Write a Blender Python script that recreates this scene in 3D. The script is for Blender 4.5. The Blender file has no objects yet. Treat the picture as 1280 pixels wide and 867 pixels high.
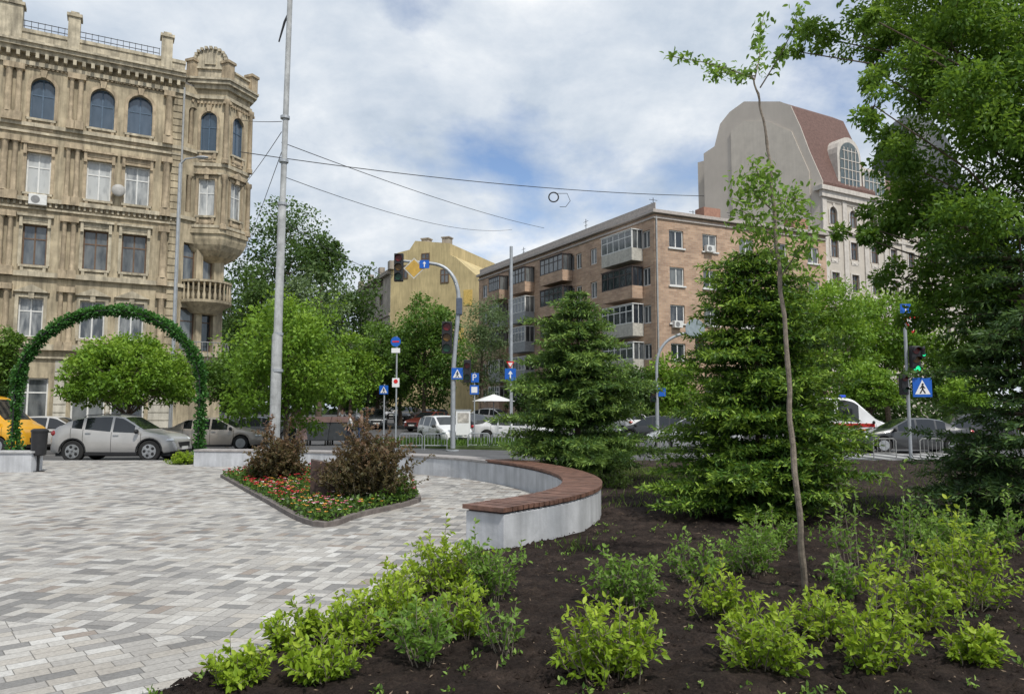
import bpy, math, random, time
import numpy as np
from mathutils import Vector, Matrix, noise
R=math.radians; PI=math.pi
SC=bpy.context.scene; COL=SC.collection
random.seed(7); T0=time.time()
F=924.0; TH=math.atan(80.5/F); EYE=1.6
def ray(px,py):
    u=(px-640)/F; v=(433.5-py)/F
    return Vector((u, math.cos(TH)-v*math.sin(TH), math.sin(TH)+v*math.cos(TH)))
def at(px,py,Y):
    d=ray(px,py); t=Y/d[1]; return Vector((d[0]*t,Y,EYE+d[2]*t))
def gd(px,py,z=0):
    d=ray(px,py); t=(z-EYE)/d[2]; return Vector((d[0]*t,d[1]*t,z))
def XX(px,Y): return at(px,514,Y).x
def H(y):
    return -0.12+min(2.3,max(0,(y-44))*0.022)

# ------------------------------------------------ materials
def nt_new(name):
    m=bpy.data.materials.new(name); m.use_nodes=True; nt=m.node_tree
    for n in list(nt.nodes): nt.nodes.remove(n)
    o=nt.nodes.new('ShaderNodeOutputMaterial'); b=nt.nodes.new('ShaderNodeBsdfPrincipled')
    nt.links.new(b.outputs[0],o.inputs[0]); return m,nt,b,o
def L(nt,a,b): nt.links.new(a,b)
def ramp(nt,fac,stops,const=False):
    r=nt.nodes.new('ShaderNodeValToRGB'); e=r.color_ramp.elements
    if const: r.color_ramp.interpolation='CONSTANT'
    while len(e)<len(stops): e.new(0.5)
    for i,(p,c) in enumerate(stops): e[i].position=p; e[i].color=(*c,1)
    L(nt,fac,r.inputs[0]); return r
def mixc(nt,fac,a,b,mode='MIX'):
    m=nt.nodes.new('ShaderNodeMix'); m.data_type='RGBA'; m.blend_type=mode
    for k,v in ((0,fac),(6,a),(7,b)):
        if hasattr(v,'links'): L(nt,v,m.inputs[k])
        else: m.inputs[k].default_value=v if k==0 else (*v,1)
    return m.outputs[2]
def objco(nt,scale=(1,1,1),rot=(0,0,0)):
    t=nt.nodes.new('ShaderNodeTexCoord'); mp=nt.nodes.new('ShaderNodeMapping')
    mp.inputs['Scale'].default_value=scale; mp.inputs['Rotation'].default_value=rot
    L(nt,t.outputs['Object'],mp.inputs[0]); return mp.outputs[0]
def noi(nt,co,scale,detail=4,rough=.55):
    n=nt.nodes.new('ShaderNodeTexNoise'); n.inputs['Scale'].default_value=scale
    n.inputs['Detail'].default_value=detail; n.inputs['Roughness'].default_value=rough
    if co is not None: L(nt,co,n.inputs['Vector'])
    return n.outputs[0]
def mth(nt,op,a,b=None,c=None):
    m=nt.nodes.new('ShaderNodeMath'); m.operation=op
    for i,x in enumerate((a,b,c)):
        if x is None: continue
        if isinstance(x,(int,float)): m.inputs[i].default_value=x
        else: L(nt,x,m.inputs[i])
    return m.outputs[0]
def bump(nt,b,h,s=.3,d=.02):
    n=nt.nodes.new('ShaderNodeBump'); n.inputs['Strength'].default_value=s; n.inputs['Distance'].default_value=d
    L(nt,h,n.inputs['Height']); L(nt,n.outputs[0],b.inputs['Normal'])
MC={}
def mat(name,col,rough=.7,var=.18,scale=6,metal=0,bm=0,spec=.4,streak=0,emit=0,coat=0):
    if name in MC: return MC[name]
    m,nt,b,o=nt_new(name); co=objco(nt)
    n=noi(nt,co,scale,5)
    c=ramp(nt,n,[(.3,tuple(x*(1-var) for x in col)),(.7,tuple(min(1,x*(1+var)) for x in col))]).outputs[0]
    if streak:
        s=noi(nt,objco(nt,(3,3,.35)),1.3,5,.65)
        f=ramp(nt,s,[(.42,(0,0,0)),(.72,(1,1,1))]).outputs[0]
        c=mixc(nt,mth(nt,'MULTIPLY',f,streak),c,tuple(x*.33 for x in col))
    L(nt,c,b.inputs['Base Color'])
    b.inputs['Roughness'].default_value=rough; b.inputs['Metallic'].default_value=metal
    b.inputs['Specular IOR Level'].default_value=spec; b.inputs['Coat Weight'].default_value=coat
    if emit: b.inputs['Emission Color'].default_value=(*col,1); b.inputs['Emission Strength'].default_value=emit
    if bm: bump(nt,b,noi(nt,co,scale*6,4),bm,.02)
    MC[name]=m; return m
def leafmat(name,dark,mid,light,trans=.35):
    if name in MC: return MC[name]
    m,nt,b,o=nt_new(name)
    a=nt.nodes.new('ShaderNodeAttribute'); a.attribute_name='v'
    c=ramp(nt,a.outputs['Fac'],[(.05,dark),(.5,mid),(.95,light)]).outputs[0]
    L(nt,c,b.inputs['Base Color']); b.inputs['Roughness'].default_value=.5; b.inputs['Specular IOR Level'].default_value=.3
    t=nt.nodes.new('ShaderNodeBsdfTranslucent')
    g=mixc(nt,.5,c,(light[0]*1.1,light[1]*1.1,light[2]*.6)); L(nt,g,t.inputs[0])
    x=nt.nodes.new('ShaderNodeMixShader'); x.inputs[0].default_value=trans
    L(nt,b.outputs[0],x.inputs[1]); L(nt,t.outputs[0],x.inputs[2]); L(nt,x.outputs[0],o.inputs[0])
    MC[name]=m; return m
def glassmat(name,col,alt,rough=.08):
    if name in MC: return MC[name]
    m,nt,b,o=nt_new(name)
    oi=nt.nodes.new('ShaderNodeObjectInfo'); co=objco(nt,(2.2,2.2,.6))
    n=noi(nt,co,1.6,3)
    c=ramp(nt,mth(nt,'MULTIPLY_ADD',oi.outputs['Random'],.55,n),[(.55,col),(1.0,alt)]).outputs[0]
    L(nt,c,b.inputs['Base Color']); b.inputs['Roughness'].default_value=rough; b.inputs['Specular IOR Level'].default_value=.9
    MC[name]=m; return m

# ------------------------------------------------ mesh builder
class MB:
    def __init__(s,M=None): s.v=[];s.f=[];s.M=M or Matrix.Identity(4)
    def add(s,vs,fs):
        o=len(s.v)
        s.v+= [tuple(s.M@Vector(p)) for p in vs]
        for f in fs: s.f.append(tuple(i+o for i in f))
    def join(s,m):
        o=len(s.v); s.v+=m.v; s.f+=[tuple(i+o for i in f) for f in m.f]
    def box(s,x0,y0,z0,x1,y1,z1):
        s.add([(x0,y0,z0),(x1,y0,z0),(x1,y1,z0),(x0,y1,z0),(x0,y0,z1),(x1,y0,z1),(x1,y1,z1),(x0,y1,z1)],
              [(0,3,2,1),(4,5,6,7),(0,1,5,4),(1,2,6,5),(2,3,7,6),(3,0,4,7)]); return s
    def bx(s,c,d,rz=0,rx=0,ry=0):
        o=s.M; s.M=o@Matrix.Translation(c)@Matrix.Rotation(rz,4,'Z')@Matrix.Rotation(ry,4,'Y')@Matrix.Rotation(rx,4,'X')
        s.box(-d[0]/2,-d[1]/2,-d[2]/2,d[0]/2,d[1]/2,d[2]/2); s.M=o; return s
    def tube(s,pts,rs,n=8,cap=True,ph=0):
        pts=[Vector(p) for p in pts]
        if not hasattr(rs,'__len__'): rs=[rs]*len(pts)
        vs=[];fs=[]; prev=None
        for i,p in enumerate(pts):
            d=(pts[min(i+1,len(pts)-1)]-pts[max(i-1,0)])
            d=d.normalized() if d.length>1e-9 else Vector((0,0,1))
            if prev is None:
                a=Vector((1,0,0)) if abs(d.x)<.9 else Vector((0,1,0))
                u=(a-d*a.dot(d)).normalized()
            else:
                u=(prev-d*prev.dot(d)); u=u.normalized() if u.length>1e-6 else Vector((1,0,0))
            prev=u; w=d.cross(u)
            for k in range(n):
                a=2*PI*k/n+ph; vs.append(p+(u*math.cos(a)+w*math.sin(a))*rs[i])
        for i in range(len(pts)-1):
            for k in range(n): fs.append((i*n+k,i*n+(k+1)%n,(i+1)*n+(k+1)%n,(i+1)*n+k))
        if cap:
            fs.append(tuple(range(n-1,-1,-1))); fs.append(tuple((len(pts)-1)*n+k for k in range(n)))
        s.add(vs,fs); return s
    def cyl(s,a,b,r,n=12): return s.tube([a,b],[r,r],n)
    def prism(s,poly,y0,y1):
        n=len(poly); vs=[(p[0],y0,p[1]) for p in poly]+[(p[0],y1,p[1]) for p in poly]
        s.add(vs,[tuple(range(n)),tuple(range(2*n-1,n-1,-1))]+[(i,i+n,(i+1)%n+n,(i+1)%n) for i in range(n)]); return s
    def slab(s,poly,z0,z1):
        n=len(poly); vs=[(p[0],p[1],z0) for p in poly]+[(p[0],p[1],z1) for p in poly]
        s.add(vs,[tuple(range(n-1,-1,-1)),tuple(range(n,2*n))]+[(i,(i+1)%n,(i+1)%n+n,i+n) for i in range(n)]); return s
    def ell(s,c,r,n=10,m=6):
        vs=[];fs=[]
        for j in range(m+1):
            t=PI*j/m
            for k in range(n):
                a=2*PI*k/n; vs.append((c[0]+r[0]*math.sin(t)*math.cos(a),c[1]+r[1]*math.sin(t)*math.sin(a),c[2]+r[2]*math.cos(t)))
        for j in range(m):
            for k in range(n): fs.append((j*n+k,(j+1)*n+k,(j+1)*n+(k+1)%n,j*n+(k+1)%n))
        s.add(vs,fs); return s
    def build(s,name,m,parent=None,smooth=False,bevel=0):
        me=bpy.data.meshes.new(name); me.from_pydata(s.v,[],s.f); me.materials.append(m)
        if smooth:
            me.polygons.foreach_set('use_smooth',[True]*len(me.polygons))
            try: me.set_sharp_from_angle(angle=R(38))
            except Exception: pass
        me.update()
        o=bpy.data.objects.new(name,me); COL.objects.link(o)
        if parent: o.parent=parent
        if bevel:
            b=o.modifiers.new('b','BEVEL'); b.width=bevel; b.segments=2; b.limit_method='ANGLE'
        return o
def tag(o,label=None,cat=None,group=None,kind=None):
    if label: o['label']=label
    if cat: o['category']=cat
    if group: o['group']=group
    if kind: o['kind']=kind
    return o
def empty(name,loc,rz=0,label=None,cat=None,group=None):
    o=bpy.data.objects.new(name,None); COL.objects.link(o); o.location=loc; o.rotation_euler=(0,0,rz); o.empty_display_size=.1
    return tag(o,label,cat,group)

# ------------------------------------------------ leaves
def raw_mesh(name,V,Fv,k,mat_,parent=None,v=None):
    me=bpy.data.meshes.new(name); nf=len(Fv)
    me.vertices.add(len(V)); me.vertices.foreach_set('co',np.ascontiguousarray(V,dtype=np.float32).ravel())
    me.loops.add(nf*k); me.loops.foreach_set('vertex_index',np.ascontiguousarray(Fv,dtype=np.int32).ravel())
    me.polygons.add(nf); me.polygons.foreach_set('loop_start',np.arange(0,nf*k,k,dtype=np.int32))
    me.materials.append(mat_)
    if v is not None:
        a=me.attributes.new('v','FLOAT','POINT'); a.data.foreach_set('value',np.ascontiguousarray(v,dtype=np.float32))
    me.update(calc_edges=True); me.validate()
    o=bpy.data.objects.new(name,me); COL.objects.link(o)
    if parent: o.parent=parent
    return o
def nrm(a): return a/np.maximum(1e-9,np.linalg.norm(a,axis=1,keepdims=True))
def leaves(name,C,size,mat_,parent=None,dirs=None,v=None,asp=.5,near=False,rng=None,up=.6):
    rng=rng or np.random.default_rng(1); n=len(C)
    if n==0: return None
    size=np.broadcast_to(size,(n,)).reshape(n,1)
    if dirs is None: dirs=rng.normal(size=(n,3)); dirs[:,2]-=.25
    d=nrm(dirs); r=rng.normal(size=(n,3)); r[:,2]+=up*2
    sd=nrm(np.cross(d,r)); nn=np.cross(sd,d); w=size*asp*.5
    if v is None: v=rng.random(n)
    if near:
        P=[C, C+d*size*.28+sd*w*.8+nn*w*.25, C+d*size*.62+sd*w*.85+nn*w*.2, C+d*size-nn*size*.08, C+d*size*.62-sd*w*.85+nn*w*.2, C+d*size*.28-sd*w*.8+nn*w*.25]
        V=np.stack(P,1).reshape(-1,3); b=np.arange(n)[:,None]*6
        Fv=np.concatenate([b+np.array([0,1,2,3]),b+np.array([0,3,4,5])],1).reshape(-1,4); vv=np.repeat(v,6); k=4
    else:
        P=[C, C+d*size*.5+sd*w+nn*w*.2, C+d*size, C+d*size*.5-sd*w+nn*w*.2]
        V=np.stack(P,1).reshape(-1,3); b=np.arange(n)[:,None]*4
        Fv=(b+np.array([0,1,2,3])); vv=np.repeat(v,4); k=4
    return raw_mesh(name,V,Fv,k,mat_,parent,vv)

BARK=mat('bark',(.10,.075,.055),.9,.4,9,bm=.6)
BARKL=mat('pale_bark',(.20,.17,.135),.9,.4,14,bm=.6)
LG={}
LG['bright']=leafmat('leaf_bright',(.04,.085,.012),(.13,.25,.025),(.27,.41,.05))
LG['mid']=leafmat('leaf_mid',(.022,.052,.012),(.07,.145,.022),(.16,.27,.045))
LG['dark']=leafmat('leaf_dark',(.018,.042,.013),(.055,.11,.026),(.12,.20,.045))
LG['willow']=leafmat('leaf_willow',(.04,.07,.03),(.11,.17,.07),(.2,.28,.12))
LG['olive']=leafmat('leaf_olive',(.04,.07,.018),(.11,.18,.035),(.22,.30,.07))
LG['shrub']=leafmat('leaf_shrub',(.06,.12,.012),(.24,.37,.028),(.50,.60,.08),.42)
LG['shrub2']=leafmat('leaf_shrub_cool',(.045,.10,.02),(.16,.29,.045),(.33,.48,.11),.42)
LG['red']=leafmat('leaf_red',(.035,.05,.016),(.10,.085,.035),(.24,.13,.09),.3)
LG['spruce']=leafmat('needle_spruce',(.022,.052,.018),(.075,.15,.038),(.26,.38,.08),.25)
LG['spruce2']=leafmat('needle_bright',(.015,.042,.01),(.062,.14,.020),(.27,.40,.05),.22)
LG['spruced']=leafmat('needle_dark',(.018,.040,.016),(.05,.105,.035),(.15,.24,.06),.28)
LG['ivy']=leafmat('leaf_ivy',(.015,.045,.012),(.045,.15,.03),(.11,.27,.05),.25)
LG['big']=leafmat('leaf_big',(.030,.072,.014),(.10,.20,.028),(.24,.37,.055),.45)

def auto_blobs(w,z0,z1,rng,n=11,dep=None):
    dep=dep or w; out=[]; zc=(z0+z1)/2; hz=(z1-z0)/2
    out.append((0,0,zc,w*.3,dep*.3,hz*.6))
    for i in range(n):
        a=2*PI*i/n*2.4+rng.random(); t=(i+.5)/n*2-1
        rr=math.sqrt(max(0.05,1-t*t*.9))*.62
        q=.22+.17*rng.random(); rr*=.85+.3*rng.random()
        out.append((math.cos(a)*w/2*rr,math.sin(a)*dep/2*rr,zc+t*hz*.72,w*q*.8,dep*q*.8,hz*q*1.25))
    return out
def dome_blobs(w,z0,z1,rng):
    out=[(0,0,z0+(z1-z0)*.45,w*.36,w*.36,(z1-z0)*.42)]; hz=z1-z0
    for ring_,(zf,rf,n) in enumerate(((.2,.37,11),(.42,.36,10),(.64,.27,8),(.80,.12,4))):
        for k in range(n):
            a=2*PI*(k+.5*ring_)/n; out.append((math.cos(a)*w*rf,math.sin(a)*w*rf,z0+hz*zf,w*.135,w*.135,hz*.19))
    return out
def tree(name,label,cat,loc,tr,blobs,nleaf,leaf,lm,group=None,seed=1,asp=.55,bark=None,ncl=9,trunk_top=None,lean=(0,0),near=False,base=0,limb=.32):
    rng=np.random.default_rng(seed)
    root=empty(name,loc,0,label,cat,group)
    B=np.array(blobs,dtype=float); vol=(B[:,3]*B[:,4]*B[:,5])**.67; pr=vol/vol.sum()
    zlo=(B[:,2]-B[:,5]).min(); zhi=(B[:,2]+B[:,5]).max()
    tt=trunk_top if trunk_top is not None else zlo+(zhi-zlo)*.6
    mb=MB(); npt=10
    pts=[Vector((lean[0]*(i/npt)**1.3+.04*math.sin(i*1.7),lean[1]*(i/npt)**1.3+.04*math.cos(i*2.1),base+(tt-base)*i/npt)) for i in range(npt+1)]
    mb.tube(pts,[tr*(1.25 if i==0 else 1-.62*i/npt) for i in range(npt+1)],9)
    cl=[]
    for bi,b in enumerate(B):
        bc=Vector(b[:3]); hd=math.hypot(bc.x,bc.y)
        zt_=bc.z-hd*.55; k=int(np.clip((zt_-base)/(tt-base)*npt,npt*.3,npt)); p0=pts[k]
        md=p0.lerp(bc,.5)+Vector((rng.normal()*.04,rng.normal()*.04,.10))*(bc-p0).length
        rr=tr*limb*(1-.35*k/npt)
        mb.tube([p0,p0.lerp(md,.5),md,md.lerp(bc,.5),bc],[rr,rr*.8,rr*.6,rr*.45,rr*.3],6,False)
        k=max(2,int(round(ncl*len(B)*pr[bi])))
        for j in range(k):
            u=rng.normal(size=3); u/=np.linalg.norm(u); q=.55+.45*rng.random()
            c=b[:3]+u*b[3:6]*q; cl.append((c, b[3:6].mean()*(.28+.24*rng.random())))
            if j<7: mb.tube([bc,bc.lerp(Vector(c),.55)+Vector((0,0,.03)),Vector(c)],[rr*.28,rr*.17,rr*.06],4,False)
    mb.build('trunk',bark or BARK,root,True)
    m=max(4,nleaf//len(cl)); C=[];V=[];D=[]
    for (c,r) in cl:
        g=rng.normal(size=(m,3)); g/=np.linalg.norm(g,axis=1,keepdims=True)
        rad=rng.random((m,1))**.5*r*1.3
        pp=c+g*rad*np.array([1,1,.75]); C.append(pp); D.append(g+rng.normal(size=(m,3))*.7-np.array([0,0,.35]))
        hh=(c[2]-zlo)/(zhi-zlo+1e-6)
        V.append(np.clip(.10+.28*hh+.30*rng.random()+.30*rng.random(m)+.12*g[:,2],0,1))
    C=np.concatenate(C);V=np.concatenate(V);D=np.concatenate(D)
    leaves('crown',C,leaf*(.65+.7*rng.random(len(C))),lm,root,D,V,asp,near,rng)
    return root

def conifer(name,label,loc,h,r,lm,seed=1,levels=22,perl=7,z0=.15,leaf=.09,dens=1.0,power=.8,droop=.25,group=None,asp=.22,irr=.3):
    rng=np.random.default_rng(seed); root=empty(name,loc,0,label,'tree',group)
    mb=MB(); mb.tube([(0,0,-.05),(0,0,h*.5),(.03,0,h*.97)],[h*.019,h*.011,.006],8)
    C=[];D=[];V=[]
    for i in range(levels):
        t=(i+rng.random()*.7)/levels; z=z0+(h-z0)*t
        bl=r*(1-t)**power*(.85+.3*rng.random())+.05
        if t<.12: bl*=.75+.25*t/.12
        for j in range(perl):
            a=2*PI*(j+rng.random()*.8)/perl+i*1.3
            l=bl*(.66+.5*rng.random())*(1+irr*1.7*noise.noise(Vector((math.cos(a)*1.3+seed,math.sin(a)*1.3,z*1.3))))
            if rng.random()<irr*.25: continue
            if rng.random()<irr*.2: l*=1.2
            dx,dy=math.cos(a),math.sin(a); dr=droop*(.5+1.0*rng.random())
            def P(s): return np.array([dx*l*s,dy*l*s,z+l*(.28*s-dr*2.0*s*s+dr*1.0*s**3)])
            mb.tube([P(0),P(.35),P(.7),P(1)],[.012+.012*(1-t),.01,.006,.002],4,False)
            nt_=max(5,int(l/.065*dens)); lb=rng.random()
            for k in range(nt_):
                s=.12+.88*(k+rng.random())/nt_; p=P(s); sl=l*.34*(1.12-s)+.08
                tb=rng.random()
                for sg in (-1,1):
                    td=np.array([dx*.75-sg*dy*.9,dy*.75+sg*dx*.9,-.35+.5*rng.random()]); td/=np.linalg.norm(td)
                    nn=max(3,int(sl/.026*dens)); q=(np.arange(nn)+.5)/nn
                    pp=p+td*(q[:,None]*sl)+rng.normal(size=(nn,3))*.016
                    C.append(pp);D.append(td+rng.normal(size=(nn,3))*.6)
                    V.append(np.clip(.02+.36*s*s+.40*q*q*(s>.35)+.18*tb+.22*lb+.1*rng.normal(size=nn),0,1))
    mb.build('trunk',BARK,root,True)
    C=np.concatenate(C);D=np.concatenate(D);V=np.concatenate(V)
    leaves('foliage',C,leaf*(.7+.6*rng.random(len(C))),lm,root,D,V,asp,False,rng)
    return root

def shrub(label,loc,h,r,ns=16,lm='shrub',leaf=.055,seed=1,dens=1.0,name='leafy_shrub',cat='shrub',sparse=False,group=None,asp=.5,dome=False):
    rng=np.random.default_rng(seed); root=empty(name,loc,0,label,cat,group)
    mb=MB();C=[];D=[];V=[]
    el=.75+.35*rng.random()
    for i in range(ns):
        a=rng.random()*2*PI; q=rng.random()**.6; rr=r*q*(.9 if not dome else 1); hh=h*(1-.45*q*q)*(.5+.55*rng.random())
        if dome: hh=h*(1-.75*q*q)*(.8+.2*rng.random())
        elif rng.random()<.15: hh*=1.3
        vx,vy=math.cos(a)*rr,math.sin(a)*rr*el
        sx=rng.normal()*r*.25; sy=rng.normal()*r*.2
        ex=np.array([vx,vy,hh]); bs=np.array([vx*.3+sx*.5,vy*.3+sy*.5,-.03])
        w1=rng.normal(size=3)*.035*h/.5
        def P(s,bs=bs,ex=ex,w1=w1):
            return bs+(ex-bs)*np.array([s**1.15,s**1.15,s**.85])+w1*math.sin(s*PI)
        mb.tube([P(0),P(.3),P(.65),P(1)],[.0045,.0035,.0028,.0012],4,False)
        tw=[(P,.16 if not sparse else .45)]
        for k in range(3 if not sparse else 2):
            s0=.2+.65*rng.random(); p0=P(s0); a2=a+rng.normal()*1.3; ll=h*(.14+.24*rng.random())
            e2=p0+np.array([math.cos(a2)*ll*.85,math.sin(a2)*ll*.85,ll*.45])
            tw.append((lambda s,p0=p0,e2=e2:p0+(e2-p0)*s,.1))
            mb.tube([p0,e2],[.002,.001],3,False)
        for (Q,s0) in tw:
            ln=np.linalg.norm(Q(1)-Q(s0)); n=max(3,int(ln/.028*dens)); br=rng.random()
            for k in range(n):
                s=s0+(1-s0)*(k+rng.random())/n; p=Q(s); ax=Q(min(1,s+.05))-Q(max(0,s-.05)); ax=ax/np.linalg.norm(ax)
                for e in range(2):
                    u=rng.normal(size=3); u-=ax*u.dot(ax); u/=np.linalg.norm(u)
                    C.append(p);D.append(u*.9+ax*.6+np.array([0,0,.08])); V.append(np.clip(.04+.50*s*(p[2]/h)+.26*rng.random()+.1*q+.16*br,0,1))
    mb.build('stem',BARKL,root,True)
    C=np.array(C);D=np.array(D);V=np.array(V)
    leaves('foliage',C,leaf*(.5+.8*rng.random(len(C))),LG[lm],root,D,V,asp,True,rng,up=.7)
    return root

# ------------------------------------------------ camera / world / sun
cam=bpy.data.cameras.new('camera'); cam.lens=36*F/1280; cam.sensor_width=36; cam.clip_end=3000; cam.clip_start=.05
co_=bpy.data.objects.new('camera',cam); COL.objects.link(co_); co_.location=(0,0,EYE); co_.rotation_euler=(PI/2+TH,0,0); SC.camera=co_
SC.view_settings.view_transform='Standard'; SC.view_settings.look='None'; SC.view_settings.exposure=0
sunv=Vector((.38,-.62,1.0)).normalized()
sl=bpy.data.lights.new('sun','SUN'); sl.energy=3.6; sl.angle=R(5.0); sl.color=(1,.96,.89)
so=bpy.data.objects.new('sun',sl); COL.objects.link(so); so.rotation_euler=sunv.to_track_quat('Z','Y').to_euler()
w=bpy.data.worlds.new('World'); SC.world=w; w.use_nodes=True; nt=w.node_tree
for n in list(nt.nodes): nt.nodes.remove(n)
out=nt.nodes.new('ShaderNodeOutputWorld'); bg=nt.nodes.new('ShaderNodeBackground'); L(nt,bg.outputs[0],out.inputs[0])
sky=nt.nodes.new('ShaderNodeTexSky'); sky.sky_type='NISHITA'; sky.sun_disc=False
sky.sun_elevation=math.asin(sunv.z); sky.sun_rotation=math.atan2(sunv.x,sunv.y)
tc=nt.nodes.new('ShaderNodeTexCoord'); sp=nt.nodes.new('ShaderNodeSeparateXYZ'); L(nt,tc.outputs['Generated'],sp.inputs[0])
zz=mth(nt,'ADD',mth(nt,'MAXIMUM',sp.outputs[2],0.0),.34)
cb=nt.nodes.new('ShaderNodeCombineXYZ'); L(nt,mth(nt,'DIVIDE',sp.outputs[0],zz),cb.inputs[0]); L(nt,mth(nt,'DIVIDE',sp.outputs[1],zz),cb.inputs[1])
def wnoise(scale,det,rough,off,dist=0):
    mp=nt.nodes.new('ShaderNodeMapping'); mp.inputs['Location'].default_value=off; L(nt,cb.outputs[0],mp.inputs[0])
    n=nt.nodes.new('ShaderNodeTexNoise'); n.inputs['Scale'].default_value=scale; n.inputs['Detail'].default_value=det; n.inputs['Roughness'].default_value=rough
    n.inputs['Distortion'].default_value=dist; L(nt,mp.outputs[0],n.inputs['Vector']); return n.outputs[0]
n1=wnoise(1.9,9,.56,(3.35,1.55,0),.15); n2=wnoise(3.2,9,.60,(7.3,2.2,0),.15)
cov=ramp(nt,n1,[(.31,(0,0,0)),(.46,(1,1,1))]).outputs[0]
ccol=ramp(nt,n2,[(.28,(.40,.48,.58)),(.42,(.53,.60,.69)),(.56,(.68,.73,.79)),(.70,(.88,.90,.92))]).outputs[0]
skm=mixc(nt,1.0,sky.outputs[0],(.13,.135,.145),'MULTIPLY')
L(nt,mixc(nt,cov,skm,ccol),bg.inputs[0]); bg.inputs[1].default_value=1.12

# ------------------------------------------------ ground, road, plaza
asph=mat('asphalt',(.085,.085,.088),.85,.25,1.2,bm=.3)
def sheet(name,xs,ys,dz,m):
    mb=MB()
    vs=[(x,y,H(y)+dz) for y in ys for x in xs]; nx=len(xs)
    mb.add(vs,[(j*nx+i,j*nx+i+1,(j+1)*nx+i+1,(j+1)*nx+i) for j in range(len(ys)-1) for i in range(nx-1)])
    return tag(mb.build(name,m),kind='structure')
sheet('ground',[-900,-60,60,900],[-60,-5,20,44,60,90,120,149,400,1200],-.06,mat('earth',(.12,.11,.08),.95,.3,.4))
sheet('road',[-90,-20,20,90],[23.0,30,44,50,60,75,90,110,148,160],-.0,asph)
pav=mat('pavement',(.30,.29,.27),.85,.2,2)
def slabpoly(name,pts,z0,z1,m,kind='structure'):
    mb=MB(); mb.slab(pts,z0,z1); return tag(mb.build(name,m),kind=kind)
slabpoly('pavement',[(-60,16.5),(-22,33.6),(-13.5,38),(-12,41),(-12,60),(-60,60)],-.2,.03,pav)
slabpoly('pavement',[(9.0,48.5),(60,50),(60,62),(10,58)],-.2,.12,pav)
STOPS=[(0,(.45,.435,.41)),(.22,(.37,.355,.335)),(.44,(.295,.285,.275)),(.60,(.41,.385,.35)),(.74,(.215,.21,.205)),(.86,(.51,.50,.48)),(.95,(.28,.24,.21))]
def paving(name,rot,w=.22,h=.11,weave=False):
    m,nt,b,o=nt_new(name); co=objco(nt,(1,1,1),(0,0,rot))
    s=nt.nodes.new('ShaderNodeSeparateXYZ'); L(nt,co,s.inputs[0])
    def edge(f,t):
        a=mth(nt,'MINIMUM',f,mth(nt,'SUBTRACT',1.0,f)); return mth(nt,'MINIMUM',1.0,mth(nt,'DIVIDE',a,t))
    cv=nt.nodes.new('ShaderNodeCombineXYZ')
    if weave:
        X=mth(nt,'DIVIDE',s.outputs[0],w); Y=mth(nt,'DIVIDE',s.outputs[1],w)
        cx=mth(nt,'FLOOR',X); cy=mth(nt,'FLOOR',Y)
        # bands: runs of cells keep one direction, then turn
        par=mth(nt,'FLOORED_MODULO',mth(nt,'ADD',cx,cy),2.0); inv=mth(nt,'SUBTRACT',1.0,par)
        fx=mth(nt,'FRACT',X); fy=mth(nt,'FRACT',Y)
        U=mth(nt,'ADD',mth(nt,'MULTIPLY',fx,inv),mth(nt,'MULTIPLY',fy,par))
        Vv=mth(nt,'ADD',mth(nt,'MULTIPLY',fy,inv),mth(nt,'MULTIPLY',fx,par))
        v2=mth(nt,'MULTIPLY',Vv,2.0); bi=mth(nt,'FLOOR',v2); fv=mth(nt,'FRACT',v2)
        joint=mth(nt,'MINIMUM',edge(U,.022),edge(fv,.044))
        L(nt,cx,cv.inputs[0]); L(nt,cy,cv.inputs[1]); L(nt,bi,cv.inputs[2])
    else:
        ry=mth(nt,'DIVIDE',s.outputs[1],h); row=mth(nt,'FLOOR',ry)
        wr=nt.nodes.new('ShaderNodeTexWhiteNoise'); wr.noise_dimensions='1D'; L(nt,row,wr.inputs['W'])
        rw=mth(nt,'MULTIPLY_ADD',wr.outputs[0],.08,w-.03)
        cx=mth(nt,'ADD',mth(nt,'DIVIDE',s.outputs[0],rw),mth(nt,'MULTIPLY',wr.outputs[0],7.3)); cl=mth(nt,'FLOOR',cx)
        joint=mth(nt,'MINIMUM',edge(mth(nt,'FRACT',cx),.022),edge(mth(nt,'FRACT',ry),.04))
        L(nt,row,cv.inputs[0]); L(nt,cl,cv.inputs[1])
    wn=nt.nodes.new('ShaderNodeTexWhiteNoise'); wn.noise_dimensions='3D'; L(nt,cv.outputs[0],wn.inputs['Vector'])
    c=ramp(nt,wn.outputs[0],STOPS,True).outputs[0]
    n=noi(nt,co,.45,6,.65); c=mixc(nt,1.0,c,ramp(nt,n,[(.3,(.70,.68,.66)),(.5,(.95,.945,.93)),(.7,(1.1,1.09,1.07))]).outputs[0],'MULTIPLY')
    n3=noi(nt,co,38,5,.65); c=mixc(nt,1.0,c,ramp(nt,n3,[(.3,(.75,.75,.75)),(.7,(1.15,1.15,1.15))]).outputs[0],'MULTIPLY')
    st=noi(nt,co,1.7,5,.7); c=mixc(nt,mth(nt,'MULTIPLY',ramp(nt,st,[(.58,(0,0,0)),(.67,(1,1,1))]).outputs[0],.38),c,(.14,.12,.10))
    c=mixc(nt,joint,(.09,.083,.075),c)
    L(nt,c,b.inputs['Base Color']); b.inputs['Roughness'].default_value=.78
    bump(nt,b,mth(nt,'ADD',mth(nt,'MULTIPLY',joint,1.0),mth(nt,'MULTIPLY',n3,.35)),.5,.005)
    return m
pm1=paving('paving_blocks',R(9),.24,.12,True); pm2=paving('paving_blocks_diagonal',R(-41),.22,.12)
a0=gd(-60,770); a1=gd(420,812); dv=(a1-a0).normalized()
L0=a0-dv*25; L1=a1+dv*6
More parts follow.
